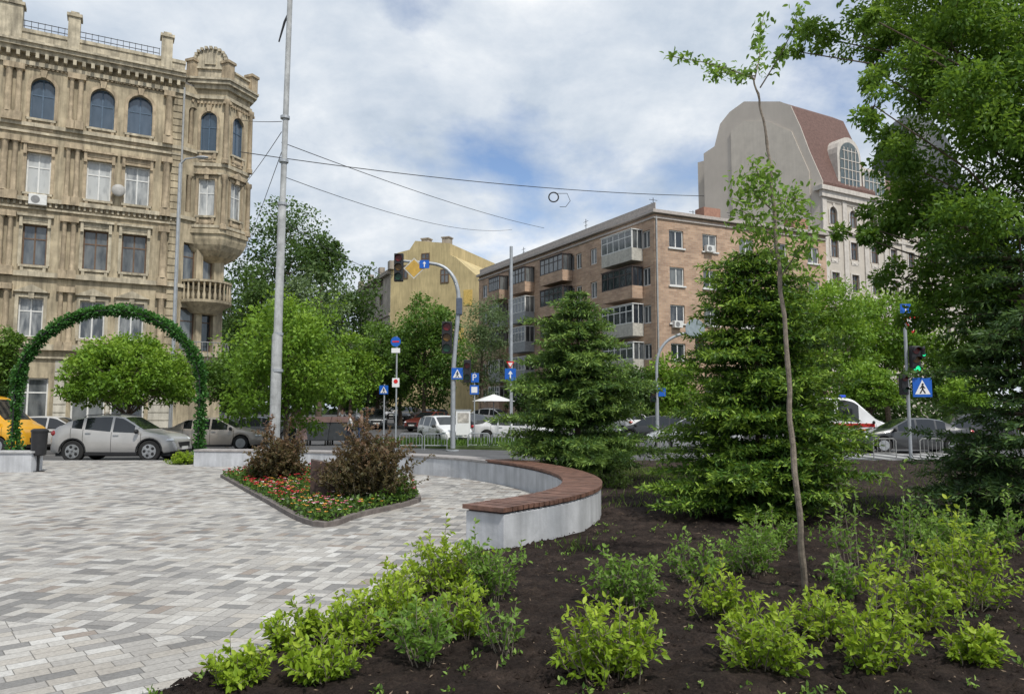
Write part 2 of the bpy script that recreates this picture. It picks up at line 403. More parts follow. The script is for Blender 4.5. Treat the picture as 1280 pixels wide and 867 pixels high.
slabpoly('paving',[(L0.x,L0.y),(L1.x,L1.y),(14,24.2),(-60,24.2)],-.3,0,pm1)
slabpoly('paving',[(L0.x,L0.y),(L0.x,-6),(14,-6),(L1.x,L1.y)],-.3,0,pm2)
kerbm=mat('kerb_stone',(.33,.32,.31),.8,.2,5)
mb=MB(); mb.box(-60,24.2,-.25,14,24.4,.012); tag(mb.build('kerb',kerbm),kind='structure')
wh=mat('road_paint',(.34,.34,.33),.7,.3,3)
mb=MB()
for k in range(8):
    x=XX(1010,29)+k*.95; mb.add([(x,27,H(27)+.004),(x+.5,27,H(27)+.004),(x+.5,30.5,H(31)+.004),(x,30.5,H(31)+.004)],[(0,1,2,3)])
for k in range(10):
    x=-30+k*5; mb.add([(x,29.2,H(29)+.004),(x+2.6,29.2,H(29)+.004),(x+2.6,29.34,H(29)+.004),(x,29.34,H(29)+.004)],[(0,1,2,3)])
tag(mb.build('road_markings',wh),kind='structure')

# soil bed
yb=[1.0,2.5,3.9,4.9,6.4,8.3,9.2,10,11,12.8,14.8,17,18.6,20.2,21.2,22.2,23.2,24.2]
xb=[-3.9,-3.0,-2.25,-1.75,-1.2,-.62,.35,.95,1.22,1.45,1.2,.4,-.9,-3.0,-5.4,-9.0,-9.3,-9.4]
def soilx(y): return float(np.interp(y,yb,xb))
def soilmat():
    m,nt,b,o=nt_new('soil'); co=objco(nt)
    n=noi(nt,co,3.5,9,.75); n5=noi(nt,co,45,5,.8)
    c=ramp(nt,n,[(.3,(.016,.012,.011)),(.5,(.040,.030,.026)),(.66,(.075,.056,.046)),(.8,(.12,.09,.075))]).outputs[0]
    c=mixc(nt,1.0,c,ramp(nt,n5,[(.3,(.5,.5,.5)),(.7,(1.6,1.55,1.5))]).outputs[0],'MULTIPLY')
    L(nt,c,b.inputs['Base Color']); b.inputs['Roughness'].default_value=.95; b.inputs['Specular IOR Level'].default_value=.15
    bump(nt,b,noi(nt,co,26,8,.8),1.0,.05); return m
SOIL=soilmat()
ys=np.concatenate([np.arange(1.0,9,.03),np.arange(9,24.21,.09)]); nx=340
V=[]
for y in ys:
    x0=soilx(y)
    for i in range(nx+1):
        t=i/nx; x=x0+(16-x0)*t**1.35
        e=min(1,t*30)*min(1,(24.2-y)*2+.1)
        p=Vector((x,y,0))
        h=.04+.035*noise.noise(p*1.9)+.032*noise.noise(p*6)+.030*abs(noise.noise(p*14))+.018*noise.noise(p*31)
        V.append((x,y,.006+max(0,h)*e))
V=np.array(V); nr=len(ys)
ii=(np.arange(nr-1)[:,None]*(nx+1)+np.arange(nx)[None,:]).ravel()
o=raw_mesh('soil_bed',V,np.stack([ii,ii+1,ii+nx+2,ii+nx+1],1),4,SOIL); tag(o,kind='structure'); o.data.polygons.foreach_set('use_smooth',[True]*len(o.data.polygons))
rng=np.random.default_rng(5)
def scatter_soil(n,ymin,ymax,xmax):
    y=ymin+(ymax-ymin)*rng.random(n)**1.6; x0=np.array([soilx(a)+.05 for a in y]); x=x0+(np.minimum(xmax,y*.78)-x0)*rng.random(n); return x,y
x,y=scatter_soil(16000,3.0,13,9)
s=(.006+.030*rng.random(len(x))**3.2)
base=np.array([[1,0,-.3],[-.5,.9,-.3],[-.5,-.9,-.3],[0,0,1]])
rot=rng.random(len(x))*6.28; VV=[]
for k in range(4):
    jit=1+.3*rng.normal(size=len(x))
    bx_=base[k,0]*np.cos(rot)-base[k,1]*np.sin(rot); by_=base[k,0]*np.sin(rot)+base[k,1]*np.cos(rot)
    VV.append(np.stack([x+bx_*s*jit,y+by_*s*jit,.05+base[k,2]*s*.8*jit],1))
VV=np.stack(VV,1).reshape(-1,3); b=np.arange(len(x))[:,None]*4
o=raw_mesh('soil_clods',VV,np.concatenate([b+np.array([0,1,3]),b+np.array([1,2,3]),b+np.array([2,0,3])],1).reshape(-1,3),3,SOIL)
tag(o,'loose clods of dark soil scattered over the planting bed','soil','',kind='stuff')
x,y=scatter_soil(2600,3.0,12,9); C=np.stack([x,y,np.full_like(x,.06)],1); d=rng.normal(size=C.shape); d[:,2]*=.25
tag(leaves('wood_chips',C,.012+.05*rng.random(len(C))**2,mat('wood_chip',(.22,.16,.11),.9,.5,30),None,d,None,.22,False,rng,1.5),'pale dry twigs and chips lying on the dark soil','chips',kind='stuff')
def blades(name,label,pts,hgt,m,seed):
    r=np.random.default_rng(seed); n=len(pts); d=r.normal(size=(n,3))*.45; d[:,2]=1
    o=leaves(name,pts,hgt*(.4+.8*r.random(n)),m,None,d,r.random(n),.10,True,r,0)
    return tag(o,label,'grass',kind='stuff')
x,y=scatter_soil(2600,12,23.8,12); blades('weeds','thin pale weeds sprouting from the far soil',np.stack([x,y,np.full_like(x,.03)],1),.15,LG['olive'],3)
P=[]
for px_,py_,rr,n in ((820,600,1.4,900),(790,592,1.2,700),(720,690,.25,60),(850,612,.8,300),(1060,640,1.2,300),(900,622,1.5,300)):
    c=gd(px_,py_); g=rng.normal(size=(n,2))*rr*.5
    for a in g:
        if c.x+a[0]>soilx(c.y+a[1])+.05: P.append((c.x+a[0],c.y+a[1],.03))
blades('grass_tufts','tufts of pale yellow green grass at the conifers feet',np.array(P),.13,LG['olive'],4)
x,y=scatter_soil(300,3.6,11,8); C=np.repeat(np.stack([x,y,np.full_like(x,.06)],1),9,0)+rng.normal(size=(len(x)*9,3))*np.array([.02,.02,.012]); d=rng.normal(size=C.shape); d[:,2]=abs(d[:,2])+.3
tag(leaves('seedlings',C,.035,LG['shrub2'],None,d,None,.5,True,rng),'tiny green seedlings dotted over the near soil','seedlings',kind='stuff')
isl=[(XX(470,36),36),(XX(640,33),33),(XX(790,34),34),(XX(800,39),39),(XX(640,40),40),(XX(480,41),41)]
slabpoly('verge',isl,-.3,.0,mat('lawn',(.06,.09,.025),.95,.4,3))
def inpoly(x,y,P):
    c=False; j=len(P)-1
    for i in range(len(P)):
        if (P[i][1]>y)!=(P[j][1]>y) and x<(P[j][0]-P[i][0])*(y-P[i][1])/(P[j][1]-P[i][1])+P[i][0]: c=not c
        j=i
    return c
P=[]
while len(P)<9000:
    a=(rng.uniform(-8,8),rng.uniform(33,41))
    if inpoly(a[0],a[1],isl): P.append((a[0],a[1],0))
blades('verge_grass','green grass growing on the traffic island',np.array(P),.3,LG['mid'],5)

# ------------------------------------------------ curved bench wall
def catmull(P,n=14):
    P=[Vector(p) for p in P]; Q=[P[0]*2-P[1]]+P+[P[-1]*2-P[-2]]; out=[]
    for i in range(1,len(Q)-2):
        for k in range(n):
            t=k/n; a,b,c,d=Q[i-1],Q[i],Q[i+1],Q[i+2]
            out.append(.5*((2*b)+(-a+c)*t+(2*a-5*b+4*c-d)*t*t+(-a+3*b-3*c+d)*t**3))
    out.append(P[-1]); return out
def ribbon(mb,path,hw,z0,z1,o=0):
    n=len(path); vs=[]
    for i,p in enumerate(path):
        d=(path[min(i+1,n-1)]-path[max(i-1,0)]).normalized(); q=Vector((-d.y,d.x,0))
        for sg,z in ((1,z0),(-1,z0),(-1,z1),(1,z1)):
            r=p+q*(hw*sg+o); vs.append((r.x,r.y,z))
    fs=[(3,2,1,0),tuple((n-1)*4+k for k in range(4))]
    for i in range(n-1):
        for k in range(4): fs.append((i*4+k,i*4+(k+1)%4,(i+1)*4+(k+1)%4,(i+1)*4+k))
    mb.add(vs,fs)
wallm=mat('white_plaster_wall',(.47,.48,.50),.85,.16,2.2,streak=.45,bm=.25)
woodm=mat('bench_wood',(.15,.080,.058),.6,.45,7,bm=.3)
full=catmull([(-9.3,22.2,0),(-6.2,21.6,0),(-3.6,20.3,0),(-1.3,18.5,0),(.05,16.5,0),(.85,14.4,0),(1.13,12.6,0),(.98,11.0,0),(.45,9.75,0),(-.32,8.75,0)],16)
b0=full[0]; bench=empty('curved_bench',b0,0,'long curved white bench wall with reddish brown slats on its near part','bench')
rel=[p-b0 for p in full]
mb=MB(); ribbon(mb,rel,.29,-.1,.43); mb.build('wall',wallm,bench,bevel=.012)
lens=[0]
for i in range(1,len(rel)): lens.append(lens[-1]+(rel[i]-rel[i-1]).length)
def along(s):
    for i in range(1,len(rel)):
        if lens[i]>=s:
            t=(s-lens[i-1])/(lens[i]-lens[i-1]); return rel[i-1].lerp(rel[i],t),(rel[i]-rel[i-1]).normalized()
    return rel[-1],(rel[-1]-rel[-2]).normalized()
S0=10.6
mb=MB(); s=S0
while s<lens[-1]-.02:
    p,d=along(s+.047); mb.bx((p.x,p.y,.482+random.uniform(-.003,.003)),(.080,.62,.05),math.atan2(d.y,d.x)+random.uniform(-.008,.008)); s+=.1
mb.build('seat_slats',woodm,bench)
i0=next(i for i,l in enumerate(lens) if l>S0)
mb=MB(); ribbon(mb,rel[i0:],.24,.431,.455); mb.build('seat_batten',mat('dark_batten',(.05,.03,.025),.8),bench)
mb=MB(); ribbon(mb,rel[:i0+1],.315,.4305,.485); mb.build('coping',mat('coping',(.30,.28,.27),.8,bm=.2),bench,bevel=.008)
p=gd(38,590); lw=empty('low_wall',(p.x,p.y,0),0,'low white wall cut by the left edge of the photo','wall')
mb=MB(); mb.box(-8,0,-.1,0,.5,.5); mb.build('wall',wallm,lw,bevel=.012)
mb=MB(); mb.box(-8,-.04,.503,.04,.54,.55); mb.build('coping',mat('coping_pale',(.4,.4,.4),.8),lw)
p=gd(47,589); t=empty('litter_bin',(p.x,p.y,0),0,'black litter bin on a short post by the low white wall','litter bin')
blk=mat('black_metal',(.018,.018,.02),.45,.2,8)
mb=MB(); mb.cyl((0,0,0),(0,0,.45),.035); mb.cyl((0,0,0),(0,0,.02),.16); mb.build('post',blk,t)
mb=MB(); mb.tube([(0,0,.42),(0,0,.45),(0,0,1.05)],[.15,.18,.2],16,True); mb.build('bucket',blk,t,True)
mb=MB(); mb.tube([(0,0,1.052),(0,0,1.1),(0,0,1.14)],[.215,.215,.15],16,True); mb.build('lid',blk,t,True)

# ------------------------------------------------ flower bed
bedp=[gd(278,596),gd(330,625),gd(395,657),gd(450,645),gd(517,629),gd(519,620),gd(500,606),gd(440,596),gd(350,589)]
bp=catmull(bedp+[bedp[0]],6)
edging=mat('bed_edging',(.15,.13,.12),.85,.3,8)
mb=MB(); ribbon(mb,bp,.05,-.05,.07); tag(mb.build('bed_kerb',edging),kind='structure')
slabpoly('bed_soil',[(p.x,p.y) for p in bp[:-1]],-.05,.045,SOIL)
bpoly=[(p.x,p.y) for p in bp]
P=[]
while len(P)<14000:
    a=(rng.uniform(-7.5,-1.4),rng.uniform(10,20.5))
    if inpoly(a[0],a[1],bpoly):
        hh=.10+.10*noise.noise(Vector((a[0]*2.5,a[1]*2.5,0))); P.append((a[0],a[1],.05+max(.02,hh)*rng.random()*1.5))
P=np.array(P)
tag(leaves('bedding_foliage',P,.075,LG['mid'],None,None,None,.55,False,rng),'low green leaves between the flowers of the bed','plants',kind='stuff')
pn_=np.array([noise.noise(Vector((a*1.6,b*1.6,3.0))) for a,b,c in P])
def flower(name,label,col,sel,sz):
    m=mat(name+'_petal',col,.6,.15,20)
    Q=P[sel].copy(); Q[:,2]+=.05; n=len(Q); C=np.repeat(Q,5,0); a=np.tile(np.arange(5)*2*PI/5,n)
    D=np.stack([np.cos(a),np.sin(a),np.full(len(a),.45)],1)
    tag(leaves(name,C,sz,m,None,D,None,.8,False,rng,up=2),label,'flowers',kind='stuff')
u=rng.random(len(P)); top_=P[:,2]>.10
flower('red_flowers','small red flowers spread through the bed',(.50,.02,.04),np.where((u<.15)&top_&(pn_>.0)&(P[:,0]<-3.2))[0],.045)
flower('orange_flowers','small orange yellow flowers of the bed',(.62,.30,.05),np.where((u>.2)&(u<.26)&top_&(P[:,0]>-5.2)&(pn_<.1))[0],.04)
flower('white_flowers','small white flowers dotted in the bed',(.7,.62,.6),np.where((u>.3)&(u<.32)&top_)[0],.04)
flower('pink_flowers','small pink flowers dotted in the bed',(.55,.13,.2),np.where((u>.4)&(u<.44)&top_&(pn_<.05))[0],.045)
p=gd(348,607); shrub('tall reddish green shrub at the left of the flower bed',(p.x,p.y,.03),1.15,.72,80,'red',.07,11,1.2,name='garden_shrub')
p=gd(446,637); shrub('broad reddish green shrub filling the right of the flower bed',(p.x+.05,p.y+.7,.03),1.3,.95,120,'red',.06,12,1.2,name='garden_shrub')
p=gd(478,628); shrub('darker green low shrub at the right tip of the flower bed',(p.x,p.y+.3,.03),.66,.5,44,'mid',.06,13,1.5,name='garden_shrub',dome=True)
p=gd(318,606); shrub('small green shrub at the left tip of the flower bed',(p.x,p.y,.03),.45,.42,30,'mid',.06,14,1.3,name='garden_shrub',dome=True)
p=gd(400,630); st=empty('memorial_stone',(p.x,p.y+.2,.03),R(12),'dark stone plaque standing between the shrubs of the flower bed','stone')
mb=MB(); mb.prism([(-.22,0),(.22,0),(.22,.66),(-.22,.74)],-.07,.07); mb.build('slab',mat('granite_brown',(.06,.038,.032),.4,.4,25),st,bevel=.012)
mb=MB(); mb.box(-.3,-.16,-.02,.3,.18,.07); mb.build('plinth',edging,st)

# ------------------------------------------------ buildings
class Fac:
    def __init__(s,a,b):
        s.a=Vector((a[0],a[1],0)); d=Vector((b[0],b[1],0))-s.a; s.len=d.length; s.ang=math.atan2(d.y,d.x)
        s.W=Matrix.Translation(s.a)@Matrix.Rotation(s.ang,4,'Z'); s.I=s.W.inverted()
    def hit(s,px,py,off=0):
        o=s.I@Vector((0,0,EYE)); d=s.I.to_3x3()@ray(px,py); t=(off-o.y)/d.y; p=o+d*t; return p.x,p.z
    def s(s_,px,py=500,off=0): return s_.hit(px,py,off)[0]
    def z(s_,px,py,off=0): return s_.hit(px,py,off)[1]
I4=Matrix.Identity(4)
def wall_open(mb,s0,s1,z0,z1,ops,depth=.25):
    xs=sorted({s0,s1,*[min(max(v,s0),s1) for o in ops for v in o[:2]]}); zs=sorted({z0,z1,*[v for o in ops for v in o[2:4]]})
    for i in range(len(xs)-1):
        for j in range(len(zs)-1):
            cx=(xs[i]+xs[i+1])/2; cz=(zs[j]+zs[j+1])/2
            if any(o[0]<cx<o[1] and o[2]<cz<o[3] for o in ops): continue
            mb.add([(xs[i],0,zs[j]),(xs[i+1],0,zs[j]),(xs[i+1],0,zs[j+1]),(xs[i],0,zs[j+1])],[(0,1,2,3)])
    for o in ops:
        a,b,c,d=o[:4]
        mb.add([(a,0,c),(b,0,c),(b,0,d),(a,0,d),(a,depth,c),(b,depth,c),(b,depth,d),(a,depth,d)],[(0,4,5,1),(1,5,6,2),(2,6,7,3),(3,7,4,0)])
        if len(o)>4 and o[4]:
            r=(b-a)/2; zs_=d-r; arc=[(a+r-r*math.cos(PI*k/12),zs_+r*math.sin(PI*k/12)) for k in range(13)]
            for k in range(12):
                cc=(a,d) if k<6 else (b,d)
                mb.add([(cc[0],.001,cc[1]),(arc[k][0],.001,arc[k][1]),(arc[k+1][0],.001,arc[k+1][1])],[(0,1,2)])
                mb.add([(arc[k][0],.001,arc[k][1]),(arc[k+1][0],.001,arc[k+1][1]),(arc[k+1][0],depth,arc[k+1][1]),(arc[k][0],depth,arc[k][1])],[(0,1,2,3)])
frW=mat('window_frame_white',(.62,.62,.60),.5,.1); frB=mat('window_frame_brown',(.13,.08,.05),.6,.2); frBl=mat('window_frame_blue',(.07,.11,.16),.5,.2)
glD=glassmat('window_glass',(.02,.026,.034),(.16,.17,.17)); glB=glassmat('window_glass_blue',(.035,.06,.09),(.07,.10,.14)); glC=glassmat('window_glass_curtain',(.05,.06,.07),(.45,.46,.45),.2)
def window(root,M,op,fr,gl,depth=.22,nv=1,th=.68,fw=.07,sill=None,surround=None,sw=.14,proud=.06,hood=0):
    a,b,c,d=op[:4]; mb=MB(M)
    y0,y1=depth-.07,depth-.002
    mb.box(a,y0,c,a+fw,y1,d); mb.box(b-fw,y0,c,b,y1,d); mb.box(a+fw,y0,c,b-fw,y1,c+fw); mb.box(a+fw,y0,d-fw,b-fw,y1,d)
    for k in range(nv):
        x=a+(b-a)*(k+1)/(nv+1); mb.box(x-fw*.5,y0+.01,c+fw,x+fw*.5,y1-.01,d-fw)
    if th:
        z=c+(d-c)*th; mb.box(a+fw,y0+.015,z-fw*.45,b-fw,y1-.015,z+fw*.45)
    w=mb.build('window',fr,root)
    mb=MB(M); mb.box(a+fw*.6,depth-.028,c+fw*.6,b-fw*.6,depth-.02,d-fw*.6); mb.build('pane',gl,w)
    if sill:
        mb=MB(M); mb.box(a-.12,-.12,c-.12,b+.12,depth-.08,c-.002); mb.build('sill',sill,w)
    if surround:
        mb=MB(M)
        ar=len(op)>4 and op[4]; ze=d-(b-a)/2 if ar else d
        mb.box(a-sw,-proud,c,a-.003,.02,ze); mb.box(b+.003,-proud,c,b+sw,.02,ze)
        if ar:
            r=(b-a)/2; cx=(a+b)/2; zs_=d-r
            for k in range(12):
                t0,t1=PI*k/12,PI*(k+1)/12
                q=[(cx-(r+.003)*math.cos(t0),zs_+(r+.003)*math.sin(t0)),(cx-(r+.003)*math.cos(t1),zs_+(r+.003)*math.sin(t1)),(cx-(r+sw)*math.cos(t1),zs_+(r+sw)*math.sin(t1)),(cx-(r+sw)*math.cos(t0),zs_+(r+sw)*math.sin(t0))]
                mb.prism(q,-proud,.02)
            mb.prism([(cx-.1,d),(cx+.1,d),(cx+.16,d+.38),(cx-.16,d+.38)],-proud-.08,.0)
            for k in range(-6,7):
                mb.box(cx+k*.2-.05,-.12,d+.46,cx+k*.2+.05,.013,d+.6)
        else:
            mb.box(a-sw,-proud,d+.003,b+sw,.02,d+sw)
        if hood==1:
            mb.box(a-sw-.1,-.24,d+sw+.22,b+sw+.1,.01,d+sw+.34); mb.box(a-sw,-.1,d+sw+.003,b+sw,.01,d+sw+.22)
            for x in (a-sw*.5,b+sw*.5): mb.box(x-.07,-.18,d-.15,x+.07,.012,d+sw+.22)
        if hood==2:
            cx=(a+b)/2; mb.prism([(a-sw-.1,d+sw+.1),(b+sw+.1,d+sw+.1),(cx,d+sw+.5)],-.2,.01); mb.box(cx-.12,-.16,d-.05,cx+.12,.012,d+sw+.3)
        mb.box(a,-.04,c-.62,b,.01,c-.2)
        mb.ell(((a+b)/2,-.05,c-.41),(.28,.05,.13),10,5)
        for x in (a+.05,b-.05): mb.box(x-.07,-.1,c-.45,x+.07,.012,c-.125)
        mb.build('surround',surround,w)
    return w

stone=mat('ochre_stone',(.42,.355,.245),.88,.32,1.1,streak=.95,bm=.7); stoneL=mat('pale_stone',(.46,.405,.30),.85,.28,2.5,streak=.95,bm=.6)
stoneR=mat('reddish_stone',(.41,.33,.225),.85,.3,3,streak=.85,bm=.45); creamg=mat('cream_plaster',(.50,.47,.40),.85,.15,1.5,streak=.6,bm=.3)
A=(XX(0,37),37.0); B=(XX(214,40.7),40.7); fa=Fac(A,B)
root=empty('ornate_building',(A[0],A[1],0),fa.ang,'tall ochre stone corner building with arched top windows and turret','building'); RI=fa.I
sB=fa.len; zt=fa.z(125,84); zp=fa.z(125,58)
zr=[(fa.z(125,161),fa.z(125,111),True),(fa.z(125,251),fa.z(125,202),False),(fa.z(125,338),fa.z(125,289),False),(fa.z(125,424),fa.z(125,377),False)]
cols=[(fa.s(32,225),fa.s(63,225)),(fa.s(108,225),fa.s(139,225)),(fa.s(156,225),fa.s(187,225))]
cols=[(cols[0][0]-3.9,cols[0][1]-3.9)]+cols
ops=[(a,b,c,d,ar) for (c,d,ar) in zr for (a,b) in cols]
gops=[(cols[1][0]-.3,cols[1][1]+.4,.35,3.3,False),(cols[2][0]-.2,cols[2][1]+.2,.9,3.2,False),(cols[3][0]-.2,cols[3][1]+.2,.9,3.2,False)]
mb=MB(); wall_open(mb,-5,sB,-.3,zt,ops+gops,.3)
Cc=Vector((XX(274,43.0),43.0,0)); fc=Fac(B,Cc)
mc=MB(RI@fc.W)
cops=[(.35,1.15,zr[2][0]-.5,zr[2][1]-.1,False),(.3,1.25,zr[3][0]-.4,zr[3][1],False),(1.55,2.25,zr[2][0]-.5,zr[2][1]-.1,False),(1.6,2.3,zr[3][0]-.4,zr[3][1],False),(.35,.95,zr[0][0],zr[0][1],True),(.35,.95,zr[1][0],zr[1][1],False)]
wall_open(mc,0,fc.len,-.3,zt,cops,.4); mb.join(mc)
bd=Vector((-math.sin(fa.ang),math.cos(fa.ang),0)); fd=Vector((math.cos(fa.ang),math.sin(fa.ang),0)); A3=Vector((A[0],A[1],0))
lb=[RI@p for p in (Cc,Cc+bd*14,A3-fd*5+bd*14,A3-fd*5)]
for i in range(3):
    p,q=lb[i],lb[i+1]; mb.add([(p.x,p.y,-.3),(q.x,q.y,-.3),(q.x,q.y,zt),(p.x,p.y,zt)],[(0,1,2,3)])
mb.build('wall',stone,root)
lC=RI@Cc; mb=MB(); mb.slab([(-5,.02),(sB,.02),(lC.x,lC.y),(lb[1].x,lb[1].y),(lb[2].x,lb[2].y)],zt-.1,zt+.1); mb.build('roof',mat('roof_grey',(.16,.15,.14),.8),root)
for k,(c,d,ar) in enumerate(zr):
    for j,(a,b) in enumerate(cols):
        window(root,I4,(a,b,c,d,ar),[frBl,frW,frB,frW][k] if not(k==2 and j==1) else frB,[glB,glC,glD,glC][k],.28,1,.66 if k else .6,.07,stoneL,stoneR if k<2 else stoneL,.16,.07,[0,1,1,2][k])
for g in gops: window(root,I4,g,frW,glD,.28,1,.75,.08)
for i_,c_ in enumerate(cops): window(root,RI@fc.W,c_,frB if i_<4 else frBl,glD,.35,0,.7,.06)
def cour(mbx,z,h,p,x0=-5,x1=None): mbx.box(x0,-p,z,(sB+.05) if x1 is None else x1,.015,z+h)
for grp_ in (((99,.22,.16),),((172,.2,.14),(180,.12,.1)),((262,.22,.22),(271,.1,.12)),((352,.25,.2),),((440,.3,.28),(450,.1,.14))):
    mb=MB()
    for (yy,hh,p) in grp_: cour(mb,fa.z(125,yy),hh,p)
    if grp_[0][0]==262:
        x=-4.9
        while x<sB: mb.box(x,-.13,fa.z(125,262)-.2,x+.1,.013,fa.z(125,262)+.002); x+=.26
    mb.build('string_course',stoneL,root)
    m2=MB(RI@fc.W); zq=fa.z(125,grp_[0][0]); m2.box(.02,-.14,zq+.002,fc.len,.012,zq+.2); m2.build('string_course',stoneL,root)
mb=MB(); cour(mb,zt-.05,.22,.32); cour(mb,zt+.165,.2,.5); cour(mb,zt+.36,.12,.62)
x=-4.8
while x<sB:
    mb.box(x,-.42,zt-.32,x+.16,.012,zt-.045); x+=.42
mb.build('cornice',stoneL,root)
mb=MB(); mb.box(-5,-.3,zt+.475,sB,.1,zp-.18); mb.box(-5,-.36,zp-.182,sB+.03,.16,zp); mb.build('parapet',stoneL,root)
gx=[-5,gops[0][0]-.25,gops[0][1]+.25,gops[1][0]-.2,gops[1][1]+.2,gops[2][0]-.2,gops[2][1]+.2,sB]
for k in (0,2,4,6):
    mb=MB(); z=.3; mb.box(gx[k],-.02,.3,gx[k+1],.01,fa.z(125,452))
    while z<fa.z(125,452)-.4: mb.box(gx[k]+.01,-.06,z,gx[k+1]-.01,.014,z+.36); z+=.42
    mb.build('rusticated_pier',creamg,root)
mb=MB(); z=fa.z(125,436); mb.box(sB-.48,-.02,z,sB-.04,.012,zt-.1)
while z<zt-.4: mb.box(sB-.5,-.06,z,sB-.02,.013,z+.3); z+=.4
mb.build('quoin',stone,root)
for px0,px1 in ((-2,10),(12,22),(80,88),(91,100),(202,213)):
    a,b=fa.s(px0,225),fa.s(px1,225)
    for (y0,y1) in ((100,168),(186,262),(276,352),(362,440)):
        z0,z1=fa.z(125,y1),fa.z(125,y0); cx=(a+b)/2; r=(b-a)/2; mb=MB()
        mb.box(a-.04,-.3,z0,b+.04,.01,z0+.45); mb.tube([(cx,-.14,z0+.44),(cx,-.14,z0+.55),(cx,-.14,z1-.4),(cx,-.14,z1-.29)],[r,r*.82,r*.74,r*.95],12)
        mb.box(a-.06,-.34,z1-.3,b+.06,.011,z1-.003); mb.build('pilaster',stoneR,root,True)
for px_ in (4,17,90,207):
    s_=fa.s(px_,100); top=fa.z(125,58)+1.15; mb=MB()
    mb.box(s_-.28,-.42,zt+.48,s_+.28,.18,top); mb.box(s_-.36,-.5,top-.002,s_+.36,.26,top+.16); mb.box(s_-.2,-.3,top+.158,s_+.2,.06,top+.34)
    mb.build('parapet_pedestal',stoneL,root)
for a,b in ((fa.s(20,60),fa.s(84,60)),(fa.s(98,60),fa.s(200,60))):
    mb=MB(); mb.box(a,-.02,zp+.55,b,.01,zp+.58); mb.box(a,-.02,zp+.27,b,.01,zp+.3)
    x=a
    while x<b: mb.box(x,-.015,zp,x+.025,.005,zp+.6); x+=.3
    mb.build('roof_railing',blk,root)
# turret
TPX=258; TC=Vector((XX(TPX,43.1),43.1,0)); Rr=1.9
vt=[TC+Vector((math.cos(R(-112+60*k)),math.sin(R(-112+60*k)),0))*Rr for k in range(6)]
zb_=at(262,297,42.9).z; ztt=at(262,106,41).z
mbw=MB(); fcs=[]
tw=[(at(262,187,41.2).z,at(262,138,41.2).z,True),(at(262,268,41.2).z,at(262,222,41.2).z,False)]
for k in range(6):
    f=Fac(vt[k],vt[(k+1)%6]); fcs.append(f); m_=MB(RI@f.W); o2=[]
    if k in (0,1,5): o2=[(f.len/2-.45,f.len/2+.45,c,d,ar) for c,d,ar in tw]
    wall_open(m_,0,f.len,zb_,ztt,o2,.2); mbw.join(m_)
    for i_,q in enumerate(o2): window(root,RI@f.W,q,[frBl,frW][i_],[glB,glC][i_],.18,1,.62,.06,stoneL,stoneR,.13,.06,[0,2][i_])
lT=RI@TC
Mt=Matrix.Translation((lT.x,lT.y,0))@Matrix.Rotation(R(-112)-fa.ang,4,'Z')
mbw.build('turret_wall',stone,root)
def hexring(mb,z0,z1,r0,r1):
    vs=[(r*math.cos(PI*k/3),r*math.sin(PI*k/3),z) for r,z in ((r0,z0),(r1,z1)) for k in range(6)]
    mb.add(vs,[(k,(k+1)%6,(k+1)%6+6,k+6) for k in range(6)]+[tuple(range(5,-1,-1)),tuple(range(6,12))])
for z,h,r in ((at(262,205,41).z,.2,2.0),(at(262,215,41).z,.12,1.97),(at(262,282,41).z,.16,2.0),(at(262,120,41).z,.2,2.02)):
    mb=MB(Mt); hexring(mb,z,z+h,r,r); mb.build('turret_course',stoneL,root)
mb=MB(Mt); hexring(mb,ztt-.1,ztt+.15,2.1,2.1); hexring(mb,ztt+.148,ztt+.37,2.3,2.3); hexring(mb,ztt+.368,ztt+.49,2.4,2.4); hexring(mb,ztt+.488,ztt+1.1,1.95,1.95); hexring(mb,ztt+1.098,ztt+1.2,2.08,2.08); mb.build('turret_cornice',stoneL,root)
mb=MB(Mt); hexring(mb,zb_-.1,zb_+.15,2.05,2.05)
for k in range(5):
    t0,t1=k/5,(k+1)/5; hexring(mb,zb_-.1-1.5*t1,zb_-.098-1.5*t0,1.95*math.sqrt(1-t1*t1*.88),1.95*math.sqrt(1-t0*t0*.88))
mb.build('turret_corbel',stone,root)
for k in range(6):
    x_,y_=1.95*math.cos(PI*k/3),1.95*math.sin(PI*k/3)
    for z0,z1 in ((zb_+.15,at(262,215,41).z),(at(262,205,41).z+.2,at(262,120,41).z)):
        mb=MB(Mt); mb.tube([(x_,y_,z0),(x_,y_,z0+.25),(x_,y_,z0+.3),(x_,y_,z1-.3),(x_,y_,z1-.2),(x_,y_,z1)],[.2,.2,.15,.13,.2,.2],10); mb.build('turret_column',stoneR,root,True)
    mb=MB(Mt); mb.box(x_-.25,y_-.25,ztt+.5,x_+.25,y_+.25,ztt+1.45); mb.box(x_-.32,y_-.32,ztt+1.448,x_+.32,y_+.32,ztt+1.6); mb.build('turret_finial',stoneR,root)
f=fcs[0]; mb=MB(RI@f.W); cx=f.len/2; q=[(cx-.8,ztt+1.2),(cx+.8,ztt+1.2),(cx+.8,ztt+1.7)]+[(cx+.8*math.cos(PI*k/10),ztt+1.7+.6*math.sin(PI*k/10)) for k in range(1,10)]+[(cx-.8,ztt+1.7)]
mb.prism(q,-.12,.2); mb.prism([(cx-.3,ztt+1.35),(cx+.3,ztt+1.35),(cx+.3,ztt+1.9),(cx,ztt+2.1),(cx-.3,ztt+1.9)],-.2,-.118)
for k in range(11): a=PI*k/10; mb.bx((cx-.84*math.cos(a),0,ztt+1.72+.64*math.sin(a)),(.16,.5,.16))
mb.build('turret_gable',stoneL,root)
BCc=Vector((XX(250,42.2),42.2,0)); lB=RI@BCc; zbal=at(252,374,41).z
mb=MB(Matrix.Translation((lB.x,lB.y,0)))
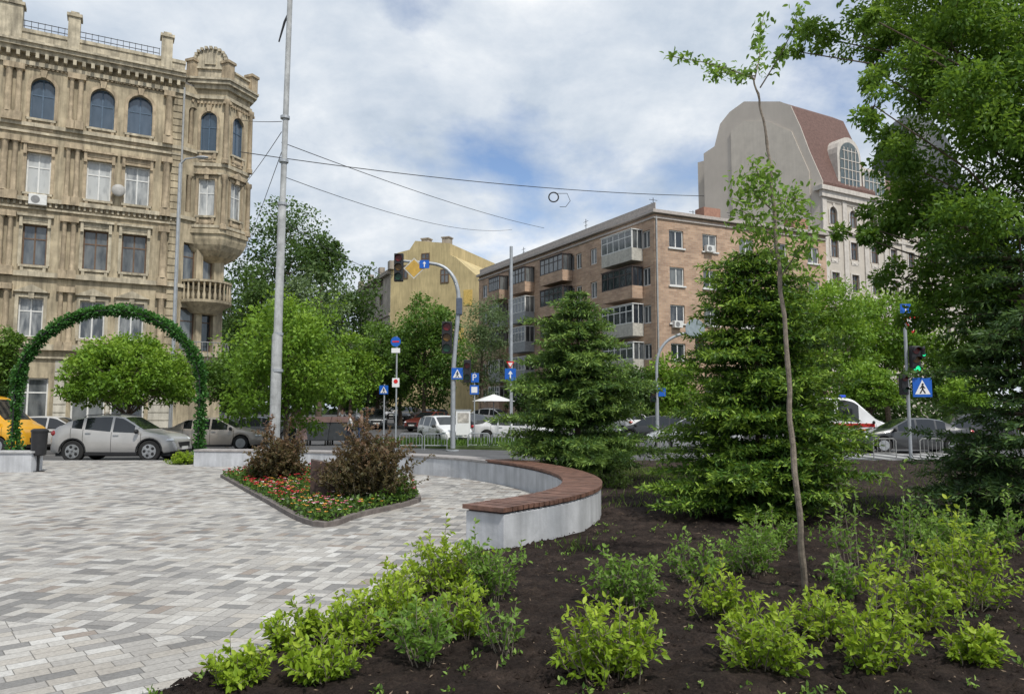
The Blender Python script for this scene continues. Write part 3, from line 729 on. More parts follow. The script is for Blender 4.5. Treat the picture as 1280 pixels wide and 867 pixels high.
mb.tube([(0,0,zbal-.7),(0,0,zbal-.3),(0,0,zbal-.15),(0,0,zbal)],[.7,1.2,1.5,1.52],20)
mb.tube([(0,0,zbal+1.0),(0,0,zbal+1.12)],[1.5,1.5],20)
for k in range(30):
    a=2*PI*k/30; mb.tube([(1.4*math.cos(a),1.4*math.sin(a),zbal+z) for z in (0,.25,.5,1.0)],[.06,.1,.045,.06],6,False)
mb.build('balcony',stone,root,True)
zb2=at(252,450,41).z; mb=MB(Matrix.Translation((lB.x,lB.y,0))); mb.tube([(0,0,zb2-.4),(0,0,zb2)],[1.0,1.5],16)
for k in range(30):
    a=2*PI*k/30; mb.cyl((1.4*math.cos(a),1.4*math.sin(a),zb2),(1.4*math.cos(a),1.4*math.sin(a),zb2+1),.018,4)
mb.tube([(1.4*math.cos(2*PI*k/24),1.4*math.sin(2*PI*k/24),zb2+1) for k in range(25)],[.03]*25,5,False); mb.build('balcony',mat('iron_rail',(.22,.22,.22),.6),root)
mb=MB(); s_=fa.s(148,240); mb.M=Matrix.Translation((s_,-.35,fa.z(148,240))); mb.ell((0,0,0),(.34,.1,.34),14,7); mb.cyl((0,0,0),(0,.35,0),.03); mb.build('satellite_dish',mat('dish_white',(.35,.34,.32),.5),root,True)
def ac(root,M,s_,z):
    mb=MB(M); mb.box(s_-.4,-.38,z,s_+.4,-.03,z+.55); o=mb.build('air_conditioner',frW,root,bevel=.02)
    mb=MB(M); mb.prism([(s_-.1+.2*math.cos(2*PI*k/16),z+.27+.2*math.sin(2*PI*k/16)) for k in range(16)],-.392,-.383); mb.build('fan_grille',mat('grille_grey',(.2,.2,.2),.6),o)
ac(root,I4,fa.s(48,248),fa.z(48,252)-.25)
mb=MB(); mb.cyl((sB+.02,-.12,0),(sB+.02,-.12,zt-.3),.06,8); mb.build('downpipe',mat('zinc',(.35,.35,.34),.5,.15,metal=.3),root)
print('lb',time.time()-T0)

# --- brick apartment block
def brickmat(name,c1,c2,mortar,w=.5,h=.16):
    m,nt,b,o=nt_new(name); tcn=nt.nodes.new('ShaderNodeTexCoord'); sx=nt.nodes.new('ShaderNodeSeparateXYZ'); L(nt,tcn.outputs['Object'],sx.inputs[0])
    cbn=nt.nodes.new('ShaderNodeCombineXYZ'); L(nt,mth(nt,'ADD',sx.outputs[0],sx.outputs[1]),cbn.inputs[0]); L(nt,sx.outputs[2],cbn.inputs[1])
    br=nt.nodes.new('ShaderNodeTexBrick'); L(nt,cbn.outputs[0],br.inputs[0]); br.inputs['Scale'].default_value=1
    br.inputs['Color1'].default_value=(*c1,1); br.inputs['Color2'].default_value=(*c2,1); br.inputs['Mortar'].default_value=(*mortar,1)
    br.inputs['Brick Width'].default_value=w; br.inputs['Row Height'].default_value=h; br.inputs['Mortar Size'].default_value=.012
    n=noi(nt,tcn.outputs['Object'],.5,7,.7); c=ramp(nt,n,[(.3,(.62,.62,.64)),(.5,(.95,.94,.93)),(.7,(1.14,1.12,1.08))]).outputs[0]
    L(nt,mixc(nt,1.0,br.outputs[0],c,'MULTIPLY'),b.inputs['Base Color']); b.inputs['Roughness'].default_value=.9
    return m
brick=brickmat('tan_brick',(.50,.345,.24),(.36,.235,.16),(.40,.35,.29))
K=(XX(822,57),57.0); Lf=(XX(598,85),85.0); Rt=(XX(1040,64.7),64.7)
fl=Fac(Lf,K); fr_=Fac(K,Rt); root=empty('brick_apartment_block',(K[0],K[1],0),fr_.ang,'five storey orange brown brick apartment block with glazed balconies','building'); RI=fr_.I
ztp=fr_.z(824,268); rows=[(fr_.z(845,y1),fr_.z(845,y0)) for y0,y1 in ((288,310),(334,357),(381,404),(429,449),(474,497))]
rc=[(fr_.s(a,340),fr_.s(b,340)) for a,b in ((837,855),(879,897),(925,943),(968,984),(1010,1024))]
rops=[(a,b,c,d,False) for a,b in rc for c,d in rows]
lc=[(fl.s(a,340),fl.s(b,340)) for a,b in ((603,609),(616,622),(662,668),(711,718),(720,727),(738,746),(803,813))]
lops=[(a,b,c,d,False) for a,b in lc for c,d in rows]
mb=MB(); wall_open(mb,0,fr_.len,-.2,ztp,rops,.2)
m_=MB(RI@fl.W); wall_open(m_,0,fl.len,-.2,ztp,lops,.2); mb.join(m_)
l0=RI@Vector((Lf[0],Lf[1],0)); far=RI@(Vector((Lf[0],Lf[1],0))+Vector((math.cos(fr_.ang),math.sin(fr_.ang),0))*14)
mb.add([(fr_.len,0,-.2),(fr_.len,14,-.2),(fr_.len,14,ztp),(fr_.len,0,ztp)],[(0,1,2,3)])
mb.add([(l0.x,l0.y,-.2),(far.x,far.y,-.2),(far.x,far.y,ztp),(l0.x,l0.y,ztp)],[(0,1,2,3)])
mb.build('wall',brick,root)
mb=MB()
mb.slab([(0,.03),(fr_.len,.03),(fr_.len,14),(14,14),(far.x,far.y),(l0.x+.03,l0.y)],ztp-.1,ztp+.05); mb.build('roof',mat('roof_grey',(.16,.15,.14),.8),root)
mb=MB(); mb.box(-.35,-.35,ztp+.05,fr_.len+.2,.5,ztp+.3); m2=MB(RI@fl.W); m2.box(0,-.35,ztp+.053,fl.len-.01,.5,ztp+.297)
mb.box(-.12,-.12,ztp-.35,fr_.len,.012,ztp-.2); m2.box(0,-.12,ztp-.353,fl.len-.01,.012,ztp-.203)
m2.box(0,.1,ztp+.3,fl.len,.16,ztp+.95); mb.join(m2); mb.build('cornice',mat('cornice_grey',(.40,.36,.33),.8,.2),root)
for i,q in enumerate(rops): window(root,I4,q,frW,glD,.18,1,0,.09,frW)
for i,q in enumerate(lops): window(root,RI@fl.W,q,frW,glD,.18,1,0,.1)
for (px_,py_) in ((885,316),(925,360),(845,410),(905,362)): ac(root,I4,fr_.s(px_,py_),fr_.z(px_,py_))
def balc(root,M,s0,s1,z0,z1,pm,fm,dep=1.1,nvm=5,ph=1.0,open_=False):
    mb=MB(M); mb.box(s0,-dep,z0,s1,-.02,z0+.14); mb.box(s0,-dep,z0+.14,s1,-dep+.07,z0+ph); mb.box(s0,-dep+.07,z0+.14,s0+.07,-.02,z0+ph); mb.box(s1-.07,-dep+.07,z0+.14,s1,-.02,z0+ph)
    b=mb.build('balcony',pm,root)
    if not open_:
        mb=MB(M)
        for k in range(nvm+1):
            x=s0+(s1-s0-.08)*k/nvm; mb.box(x,-dep-.01,z0+ph,x+.08,-dep+.06,z1)
        for z in (z0+ph+.002,z0+ph+(z1-z0-ph)*.62,z1-.08): mb.box(s0+.003,-dep-.005,z,s1-.003,-dep+.055,z+.075)
        for k in range(3): y=-dep+.06+(dep-.1)*k/2; mb.box(s1-.07,y,z0+ph,s1,y+.05,z1); mb.box(s0,y,z0+ph,s0+.07,y+.05,z1)
        mb.box(s0-.05,-dep-.06,z1,s1+.05,-.02,z1+.07); mb.build('glazing_frame',fm,b)
        mb=MB(M); mb.box(s0+.04,-dep+.02,z0+ph+.01,s1-.04,-.1,z1-.01); mb.build('pane',glD,b)
cream=mat('panel_cream',(.45,.43,.38),.7,.2,streak=.3); rust=mat('panel_rust',(.20,.09,.06),.7,.3); greyp=mat('panel_grey',(.3,.31,.32),.7,.2); darkf=mat('frame_dark',(.06,.045,.04),.6)
off=-1.1
for (p0,p1,cols_) in ((752,790,[(cream,frW),(brick,darkf),(cream,frW),(cream,frW),(brick,frW)]),(675,703,[(brick,darkf),(brick,darkf),(rust,frB),(brick,darkf),(rust,frB)]),(636,656,[(brick,darkf),(greyp,frW),(greyp,frW),(greyp,frW),(brick,frW)]),(611,624,[(brick,darkf),(greyp,darkf),(brick,darkf),(greyp,frW),(brick,frW)])):
    for k,(c,d) in enumerate(rows):
        balc(root,RI@fl.W,fl.s(p0,340,off),fl.s(p1,340,off),c-.95,d+.1,cols_[k][0],cols_[k][1])
balc(root,RI@fl.W,fl.s(706,340,off),fl.s(716,340,off),rows[1][0]-.95,rows[1][1],cream,frW,1.15,2,1.0,True)
chb=mat('chimney_brick',(.33,.18,.13),.9,.2,4)
for px_,w_,h_ in ((690,2.2,1.9),(720,1.6,1.2),(640,1.4,1.5)):
    mb=MB(RI@fl.W); s_=fl.s(px_,300,3); mb.box(s_-w_/2,3,ztp,s_+w_/2,4.2,ztp+h_); mb.box(s_-w_/2-.1,2.9,ztp+h_-.002,s_+w_/2+.1,4.3,ztp+h_+.15); mb.build('chimney',chb,root)
for px_,h_ in ((890,2.2),(1000,2.4)):
    mb=MB(); s_=fr_.s(px_,250,3); mb.box(s_-.9,3,ztp,s_+.9,4.2,ztp+h_); mb.build('chimney',chb,root)
mb=MB(); mb.cyl((.12,-.1,0),(.12,-.1,ztp-.2),.07,8); mb.build('downpipe',mat('zinc',(.35,.35,.34),.5),root)
for M_,s_,h_ in [(I4,1,1.8),(I4,5,1.2),(I4,9,1.6),(RI@fl.W,8,2.2),(RI@fl.W,14,1.5),(RI@fl.W,20,2.5),(RI@fl.W,26,1.5)]:
    mb=MB(M_); mb.cyl((s_,1.5,ztp),(s_,1.5,ztp+h_),.03,5); mb.bx((s_,1.5,ztp+h_*.9),(.8,.03,.03)); mb.bx((s_,1.5,ztp+h_*.75),(.5,.03,.03)); mb.build('antenna',blk,root)

# --- yellow building
yel=mat('yellow_plaster',(.52,.42,.22),.85,.18,.5,streak=.45); yst=mat('brown_plaster',(.32,.28,.23),.85,.25,1,streak=.5)
Ya=(XX(486,96),96.0); Yb=(XX(598,91),91.0); fy=Fac(Ya,Yb); root=empty('yellow_building',(Ya[0],Ya[1],0),fy.ang,'narrow old building with a blank yellow end wall','building'); RI=fy.I
mb=MB(); pl=[fy.hit(a,b) for a,b in ((598,346),(586,336),(570,322),(562,318),(562,304),(519,301),(512,312),(497,316),(486,332))]
q=[(0,0)]+[(fy.len,0)]+[(p[0],p[1]) for p in pl]; q[-1]=(0,q[-1][1]); mb.prism(q,0,14); mb.build('wall',yel,root)
for px_,py_ in ((505,340),(532,325),(556,345)):
    s_,z_=fy.hit(px_,py_); op=(s_-.6,s_+.6,z_-.9,z_+.9,False); mb=MB(); window(root,Matrix.Translation((0,-.2,0)),op,frB,glD,.19,1,.6,.12)
fy2=Fac((XX(447,112),112.0),Ya); mb=MB(RI@fy2.W); ztY=fy2.z(484,345)
yo=[(fy2.s(a,400),fy2.s(b,400),fy2.z(470,d),fy2.z(470,c),False) for a,b in ((456,460),(465,469),(474,478)) for c,d in ((352,362),(372,385),(396,410),(420,434))]
wall_open(mb,0,fy2.len-.01,0,ztY,yo,.25); mb.build('side_wall',yst,root)
for q in yo: window(root,RI@fy2.W,q,frB,glD,.22,1,.6,.12)
mb=MB(RI@fy2.W); mb.box(-.1,-.5,ztY,fy2.len,.3,ztY+.5); mb.build('cornice',yst,root)
for s_ in (1,7,13,18): mb=MB(RI@fy2.W); mb.box(s_-.5,-.4,ztY+.5,s_+.5,.3,ztY+1.6); mb.build('parapet_pedestal',yst,root)
for z in (.28,.5,.72): mb=MB(RI@fy2.W); mb.box(0,-.2,ztY*z,fy2.len-.02,.01,ztY*z+.35); mb.build('string_course',yst,root)
zy=fy.z(540,302)
for px_,h in ((526,.7),(552,.6)):
    s_=fy.s(px_,310); mb=MB(); mb.box(s_-.5,1,zy-6,s_+.5,2.0,zy+h); mb.box(s_-.6,.9,zy+h-.002,s_+.6,2.1,zy+h+.15); mb.build('chimney',yst,root)
for px_,py_ in ((585,372),(574,420)):
    mb=MB(); s_,z_=fy.hit(px_,py_); mb.box(s_-.6,-.05,z_-1,s_+.6,-.002,z_+1); mb.build('wall_panel',mat('panel_ochre',(.6,.42,.12),.7) ,root)

# --- grey gabled building
gw=mat('grey_render',(.46,.415,.365),.85,.08,.4,streak=.06); gl_=mat('cream_render',(.50,.455,.395),.85,.08,1,streak=.12)
tile=mat('brown_roof_tile',(.13,.075,.062),.75,.25,4)
Ga=(XX(887,90),90.0); Gb=(XX(1037,80),80.0); Gc=(XX(1236,95),95.0); fg=Fac(Ga,Gb); fh=Fac(Gb,Gc)
root=empty('grey_gabled_building',(Gb[0],Gb[1],0),fh.ang,'tall beige grey building with curved gable and brown mansard roof','building'); RI=fh.I
out_=[(1037,236),(1028,226),(1012,190),(1000,158),(988,132),(975,127),(930,127),(912,140),(900,155),(893,183),(887,190)]
pts=[fg.hit(a,b) for a,b in out_]; pts[0]=(fg.len,pts[0][1]); pts[-1]=(0,pts[-1][1])
mb=MB(RI@fg.W); mb.prism([(0,0),(fg.len,0)]+pts,0,.5); mb.build('gable_wall',gw,root)
mb=MB(RI@fg.W); mb.prism([(fg.hit(914,165)[0],0)]+[(fg.hit(1012,215)[0],0)]+[fg.hit(*p) for p in ((1012,215),(990,165),(960,152),(930,152),(914,165))],-.15,-.002); mb.build('gable_panel',gl_,root)
wp=[RI@(fg.W@Vector((p[0],.25,p[1]))) for p in pts]; n=len(wp)
r1=fh.s(1090,200); ll=Vector((r1,0,0)); zg=pts[0][1]
mb=MB(); mb.add(wp+[p+ll for p in wp],[(i,i+1,i+1+n,i+n) for i in range(n-1)]); mb.add([p+ll for p in wp]+[(wp[-1]+ll)-Vector((0,0,25)),(wp[0]+ll)-Vector((0,0,25))],[tuple(range(n+2))]); mb.build('roof',tile,root)
mb=MB(); x0=r1+.01; x1=fh.len
mb.add([(x0,.2,zg+.4),(x1,.2,zg+.4),(x1,3.2,zg+4.6),(x0,3.2,zg+4.6),(x1,16,zg+4.6),(x0,16,zg+4.6),(x1,16,0),(x1,.2,0)],[(0,1,2,3),(3,2,4,5),(1,7,6,4,2)]); mb.build('roof',tile,root)
fl_h=3.7; gops=[]
cs=[1.2,4.6,8.2,11.8,15.2,18.6,22,25.2]
for k in range(6):
    z1=zg-1.6-k*fl_h
    for c in cs: gops.append((c,c+1.25,z1-2.0,z1,k==0))
gops=[o for o in gops if o[1]<fh.len]
mb=MB(); wall_open(mb,0,fh.len,0,zg,gops,.25); mb.build('wall',gl_,root)
for q in gops: window(root,I4,q,frB,glD,.22,1,.65,.1,None,mat('surround_cream',(.55,.51,.46),.8),.18,.08)
wc_=mat('white_cornice',(.54,.50,.45),.8,.15,2,streak=.3)
mb=MB(); mb.box(-.6,-.6,zg,fh.len,.6,zg+.5); mb.box(-.35,-.35,zg-.7,fh.len,.01,zg+.003); mb.build('cornice',wc_,root)
for k in (1,3,5): mb=MB(); mb.box(-.2,-.2,zg-1.2-k*fl_h+.4,fh.len,.012,zg-1.2-k*fl_h+.7); mb.build('string_course',wc_,root)
for c in (0,3.4,7,10.6,14,17.4,20.8,24): mb=MB(); mb.box(c-.05,-.14,0,c+.65,.011,zg-.75); mb.build('pilaster',wc_,root)
glG=glassmat('window_glass_grey',(.06,.08,.08),(.16,.19,.18),.1)
d0,d1=fh.s(1049,230),fh.s(1078,230); zd=fh.z(1062,172); rr_=(d1-d0)/2; zc=zd-rr_*1.0
mb=MB(); mb.prism([(d0,zg+.5),(d1,zg+.5),(d1,zc)]+[((d0+d1)/2+rr_*math.cos(PI*k/10),zc+rr_*math.sin(PI*k/10)) for k in range(1,10)]+[(d0,zc)],.1,4.5)
dm=mb.build('dormer',wc_,root)
mb=MB(); c_=(d0+d1)/2; w_=rr_-.4; zc2=zc-.2; mb.prism([(c_-w_,zg+.9),(c_+w_,zg+.9),(c_+w_,zc2)]+[(c_+w_*math.cos(PI*k/10),zc2+w_*math.sin(PI*k/10)) for k in range(1,10)]+[(c_-w_,zc2)],.04,.096); mb.build('pane',glG,dm)
mb=MB()
for k in range(1,5):
    x=c_-w_+2*w_*k/5; mb.box(x-.05,-.02,zg+.9,x+.05,.035,zc2+.6*w_)
for k in range(1,5): zz_=zg+.9+(zc2+w_-zg-.9)*k/5; mb.box(c_-w_*(1 if zz_<zc2 else .75),-.015,zz_,c_+w_*(1 if zz_<zc2 else .75),.032,zz_+.09)
mb.build('mullions',wc_,dm)
d2,d3=fh.s(1080,230),fh.s(1108,230); zq=zg+3.9; mb=MB(); mb.box(d2,.12,zg+.5,d3,4,zq); b_=mb.build('dormer',wc_,root)
mb=MB(); mb.box(d2+.3,.06,zg+.9,d3-.3,.117,zq-.4); mb.build('pane',glG,b_)
mb=MB()
for k in range(1,5): x=d2+.3+(d3-d2-.6)*k/5; mb.box(x-.05,0,zg+.9,x+.05,.055,zq-.4)
mb.box(d2+.3,.004,zg+2.3,d3-.3,.052,zg+2.4)
mb.build('mullions',wc_,b_)
s2=fh.s(1140,160,5); zz2=at(1140,140,96).z; mb=MB(Matrix.Translation((s2,5,zg+4.4))); mb.ell((0,0,0),(6.4,5,zz2-zg-4.6),24,14); mb.build('dome',mat('dome_dark',(.05,.055,.06),.6,.2,3),root,True)
mb=MB(RI@fg.W); z5=fg.z(893,190); mb.box(-2.0,2,0,-.01,8,z5); mb.build('side_block',gw,root)
print('bld',time.time()-T0)

# ------------------------------------------------ trees (background)
def bgtree(name,label,px,Y,w_px,ytop,ybot,n,leaf,lm,seed,group=None,tr=.18,nb=11,ncl=9,asp=.6,bark=None,dome=False):
    x=XX(px,Y); z0=at(px,ybot,Y).z; z1=at(px,ytop,Y).z; w=w_px*Y/F; g=H(Y)
    rg=np.random.default_rng(seed); return tree(name,label,'tree',(x,Y,g),tr,dome_blobs(w,z0-g,z1-g,rg) if dome else auto_blobs(w,z0-g,z1-g,rg,nb),n,leaf,LG[lm],group,seed,asp,bark,ncl)
bgtree('ball_crowned_tree','round bright green ball crowned tree left, behind the silver crossover and inside the leafy arch',160,31,158,418,505,24000,.15,'bright',21,tr=.12,ncl=9,dome=True)
bgtree('maple_tree','lobed mid green young maple beside the tall grey pole',358,30,158,368,540,16000,.16,'bright',22,tr=.1,nb=16,ncl=10)
bgtree('street_tree','small green tree half hidden behind the right leg of the arch',285,36,75,440,515,6000,.17,'mid',23,tr=.08)
bgtree('street_tree','dark green tree cut by the left edge beyond the arch',2,33,52,412,500,5000,.17,'mid',24,tr=.1)
bgtree('tall_tree','tallest dark tree rising between ornate and yellow buildings',345,72,135,240,420,8500,.34,'dark',25,tr=.35,nb=16,ncl=6)
bgtree('tall_tree','wide dark green tree low beside the turret balcony',305,62,105,330,500,9000,.33,'dark',26,tr=.3)
bgtree('tall_tree','grey green tree directly behind the young maple',372,58,120,338,500,11000,.30,'willow',27,tr=.3)
bgtree('tall_tree','dark tree right of the grey green tree, left of the yellow building',425,80,90,332,500,9000,.38,'dark',28,tr=.3)
bgtree('tall_tree','small dark tree peeping above the maple to its upper right',398,76,60,296,350,3500,.36,'dark',43,tr=.3)
bgtree('street_tree','bright green tree below the brown facade of the yellow building',472,62,98,396,510,11000,.26,'mid',29,tr=.2)
bgtree('street_tree','broad mid green tree in front of the yellow wall',530,58,98,370,510,14000,.25,'mid',30,tr=.2,nb=14)
bgtree('street_tree','slim green tree behind the short sign pole',500,66,54,404,505,5000,.26,'bright',44,tr=.2)
bgtree('street_tree','fresh green tree half behind the right side of the maple',438,56,70,410,512,6000,.24,'bright',45,tr=.15)
bgtree('willow_tree','pale grey green weeping tree left of the brick block',602,66,66,372,508,10000,.26,'willow',31,tr=.2,asp=.3)
bgtree('street_tree','dark green tree between brick block and nearest conifer',790,50,56,455,520,4000,.22,'dark',32,tr=.15)
bgtree('street_tree','yellow green tree at the corner of the brick block',842,50,66,444,525,6000,.22,'bright',33,tr=.15)
bgtree('street_tree','tall fresh green tree behind the big conifer in front of the grey building',1030,46,130,338,505,15000,.22,'bright',34,tr=.2)
bgtree('street_tree','light green tree right of the big conifer below the cream facade',1110,50,140,354,490,15000,.24,'bright',35,tr=.2)
bgtree('ball_crowned_tree','small bright green ball crowned tree above the ambulance',1088,38,72,452,510,9000,.16,'bright',36,tr=.08,dome=True,ncl=7)
bgtree('street_tree','mid green tree behind the pedestrian crossing sign',1190,48,80,420,520,6000,.22,'mid',37,tr=.15)
bgtree('street_tree','dark tree behind the right end of the brick block',975,50,90,430,530,6000,.22,'dark',38,tr=.15)
bgtree('street_tree','bright clump of tree low beside the right signal pole',1205,40,60,470,525,4000,.18,'bright',39,tr=.1)
bgtree('street_tree','dark green low tree below the pale weeping tree',655,60,50,470,520,3000,.22,'dark',40,tr=.15)
bgtree('street_tree','mid green low tree beyond the parked cars at the hill foot',430,64,60,440,505,4000,.25,'mid',41,tr=.15)
hp=[]
for i in range(16000):
    px_=rng.uniform(268,640); Y=100+30*rng.random(); zt_=at(px_,np.interp(px_,[268,300,420,460,640],[400,390,420,430,460]),Y).z
    hp.append((XX(px_,Y),Y,H(Y)+(zt_-H(Y))*rng.random()**.7))
hp=np.array(hp); tag(leaves('far_wood',hp,1.0,LG['dark'],None,None,None,.7,False,rng),'distant wood on the slope behind the street','trees',kind='stuff')
hp=[]
for i in range(9000):
    px_=rng.uniform(660,1290); Y=rng.uniform(52.5,56); zt_=at(px_,492,Y).z
    hp.append((XX(px_,Y),Y,H(Y)+(zt_-H(Y))*rng.random()))
hp=np.array(hp); tag(leaves('hedge_mass',hp,.4,LG['dark'],None,None,None,.7,False,rng),'dark mass of bushes along the foot of the brick block','bushes',kind='stuff')
p=gd(228,580); shrub('small yellow green clipped bush at the foot of the arch',(p.x,p.y,0),.45,.5,46,'shrub',.06,61,1.6,name='clipped_bush',dome=True)

# conifers
conifer('spruce_tree','fresh green young conifer standing behind the bench end',(XX(722,17.3),17.3,0),4.45,1.7,LG['spruce'],51,25,10,.12,.115,1.0,.58,.22,asp=.26,irr=.3)
conifer('spruce_tree','large bright tipped conifer in the middle of the bed',(XX(948,11.2),11.2,0),4.1,1.5,LG['spruce2'],52,26,11,.12,.085,1.15,.50,.2,asp=.3,irr=.32)
conifer('spruce_tree','narrow conifer behind and right of the large bright tipped one',(XX(996,13.4),13.4,0),4.0,.8,LG['spruce'],53,20,8,.2,.1,.9,.5,.2,irr=.4)
conifer('spruce_tree','drooping conifer at the right edge of the photo',(XX(1285,9.8),9.8,0),4.2,1.2,LG['spruced'],54,21,9,.1,.09,1.0,.42,.3,asp=.28,irr=.5)
conifer('spruce_tree','small dark conifer left of the drooping one at the right edge',(XX(1222,10.8),10.8,0),1.3,.75,LG['spruced'],55,10,8,.1,.09,1.0,.6,.3,irr=.4)
print('con',time.time()-T0)
# big overhanging tree
YB=10.5; bl=[]; tx=XX(1360,YB)
for (a,b,r_) in ((1240,40,74),(1190,15,48),(1110,10,36),(1052,8,30),(1015,30,14),(1095,105,26),(1072,150,24),(1145,95,30),(1190,145,50),(1255,140,62),(1130,192,34),(1150,150,30),(1205,222,56),(1262,240,56),(1080,288,22),(1115,275,28),(1165,300,46),(1225,320,56),(1275,340,52),(1195,385,34),(1255,415,48),(1225,455,34),(1270,470,40),(1330,100,85),(1340,250,80),(1300,-60,95),(1180,-70,75),(1080,-60,55),(1180,62,38),(1145,240,30),(1185,265,40),(1270,60,58),(1215,185,46),(1230,370,42),(1320,400,55),(1135,38,28),(1060,50,16),(1215,100,50),(1170,335,34)):
    c=at(a,b,YB); rr=r_*YB/F; bl.append((c.x-tx,random.uniform(-.9,.9),c.z,rr,rr*1.2,rr*.85))
tree('overhanging_tree','big leafy tree overhanging the upper right corner','tree',(tx,YB,0),.2,bl,92000,.078,LG['big'],None,70,.5,None,15,8.5,(-.3,0),True,0,.16)

# young thin tree
YT=6.55; bp_=gd(1006,741); root=empty('young_tree',(bp_.x,bp_.y,0),0,'thin leaning young tree with sparse leaves in the foreground bed','tree')
def loc(px,py,dy=0): p=at(px,py,YT+dy); return p-Vector((bp_.x,bp_.y,0))
mb=MB(); trk=catmull([(0,0,-.02),loc(999,640),loc(989,540),loc(984,440),loc(975,350),loc(968,270),loc(962,200),loc(952,140),loc(942,98)],6)
n=len(trk); mb.tube([p+Vector((.006*math.sin(i*1.3),.006*math.cos(i*1.9),0)) for i,p in enumerate(trk)],[.029*(1-.74*i/n)+(.003 if i%7==3 else 0) for i in range(n)],8)
brs=[[(942,98),(915,88),(880,78),(835,70)],[(943,100),(950,70),(948,50),(955,20)],[(950,110),(975,70),(990,40),(1000,5)],[(944,95),(925,95),(900,90),(885,92)],[(965,262),(940,240),(925,235)],[(968,262),(985,245),(1000,250)],[(966,250),(950,225),(945,210)],[(975,330),(955,300),(935,290)],[(977,345),(1000,310),(1015,300)],[(968,275),(990,275),(1010,285)],[(970,300),(945,275),(925,262)]]
C=[];D=[];V=[]
rng2=np.random.default_rng(88)
for bi,bpx in enumerate(brs):
    pts_=[loc(a,b,(.12 if bi%2 else -.12)*k) for k,(a,b) in enumerate(bpx)]; mb.tube(pts_,[.007*(1-.8*k/len(pts_)) for k in range(len(pts_))],5,False)
    cc=catmull(pts_,8)
    for k,p in enumerate(cc[3:]):
        for e in range(6 if bi<4 else 13):
            C.append(np.array(p)+rng2.normal(size=3)*(.035 if bi<4 else .075)); D.append(rng2.normal(size=3)+np.array([0,0,-.3])); V.append(.15+.6*rng2.random())
mb.build('trunk',mat('young_bark',(.21,.175,.14),.9,.35,20,bm=.5),root,True)
leaves('crown',np.array(C),.06*(.6+.7*rng2.random(len(C))),LG['shrub2'],root,np.array(D),np.array(V),.5,True,rng2)

# ------------------------------------------------ foreground shrubs
SH=[
(290,868,45,46,'shrub',20,'low bright bush at the bottom left corner of the bed'),
(395,866,58,52,'shrub',24,'low bright bush second from the left along the paving edge'),
(366,822,52,38,'shrub',20,'small bush tight against the paving, left of the long edge row'),
(435,822,66,50,'shrub',24,'rounded bright bush in the middle of the paving edge row'),
(500,806,72,44,'shrub',20,'bush on the paving edge right of the rounded middle one'),
(525,850,100,48,'shrub2',12,'leggy bush in front of the middle of the paving edge row'),
(545,757,72,62,'shrub',34,'dense bush nearest the front end of the bench'),
(490,772,46,36,'shrub',20,'small bush on the paving edge left of the densest one'),
(615,762,82,42,'shrub2',18,'upright bush right of the dense one near the bench end'),
(575,812,88,40,'shrub',15,'airy yellow green bush below the bench end bushes'),
(632,835,70,38,'shrub2',8,'sparse bush with bare stems at bottom centre'),
(782,775,82,46,'shrub2',20,'single upright bush in the bare soil right of the bench'),
(765,868,95,70,'shrub',32,'large bright bush at bottom centre of the soil'),
(872,740,55,38,'shrub2',16,'leafy bush left of the young tree, farther row'),
(950,728,68,44,'shrub2',20,'leafy bush beside the trunk of the young tree'),
(975,692,45,28,'shrub2',12,'small bush behind the trunk of the young tree'),
(912,785,60,42,'shrub',15,'low bush left of the young tree foot'),
(972,858,92,66,'shrub',28,'broad bright bush in front of the young tree'),
(1045,812,60,40,'shrub',18,'bush just right of the young tree foot'),
(1105,852,92,52,'shrub',22,'bright bush right of the broad front one'),
(1165,800,85,46,'shrub',17,'bush in the right of the bed between two sparse ones'),
(1232,845,50,38,'shrub',22,'small compact bush near the bottom right corner'),
(1228,775,105,50,'shrub',22,'tall bright bush by the right edge'),
(1215,712,62,46,'shrub2',20,'farther bush before the dark right conifer'),
(1150,730,110,36,'shrub2',9,'tall sparse bush with bare stems right of the young tree'),
(1080,735,130,36,'shrub2',10,'tallest sparse bush with bare stems beside the young tree'),
(1268,700,60,36,'shrub2',13,'bush cut by the right edge of the photo'),
(1055,758,52,32,'shrub2',12,'small bush behind the right of the young tree foot'),
(1112,775,90,36,'shrub',9,'thin bush with bare stems left of the right hand row'),
(1180,700,55,36,'shrub2',13,'bush between the sparse one and the farther right one'),
]
for i,(px_,py_,hp_,rp,lm,ns,lab) in enumerate(SH):
    p=gd(px_,py_); Y=p.y; h=hp_*Y/F; r_=rp*Y/F*1.2
    shrub(lab,(p.x,p.y+r_*.4,.03),h*1.08,r_,int(ns*1.3),lm,.048,100+i,1.0 if ns>10 else .7,sparse=ns<11,name='leafy_shrub')
p=gd(760,612); shrub('twiggy green bush at the foot of the conifer behind the bench',(p.x,p.y,.02),.5,.6,20,'olive',.06,160,1)
p=gd(1180,690); shrub('ground hugging dark bush under the dark conifers',(p.x,p.y,.02),.5,.8,30,'mid',.06,161,1)
print('shrub',time.time()-T0)

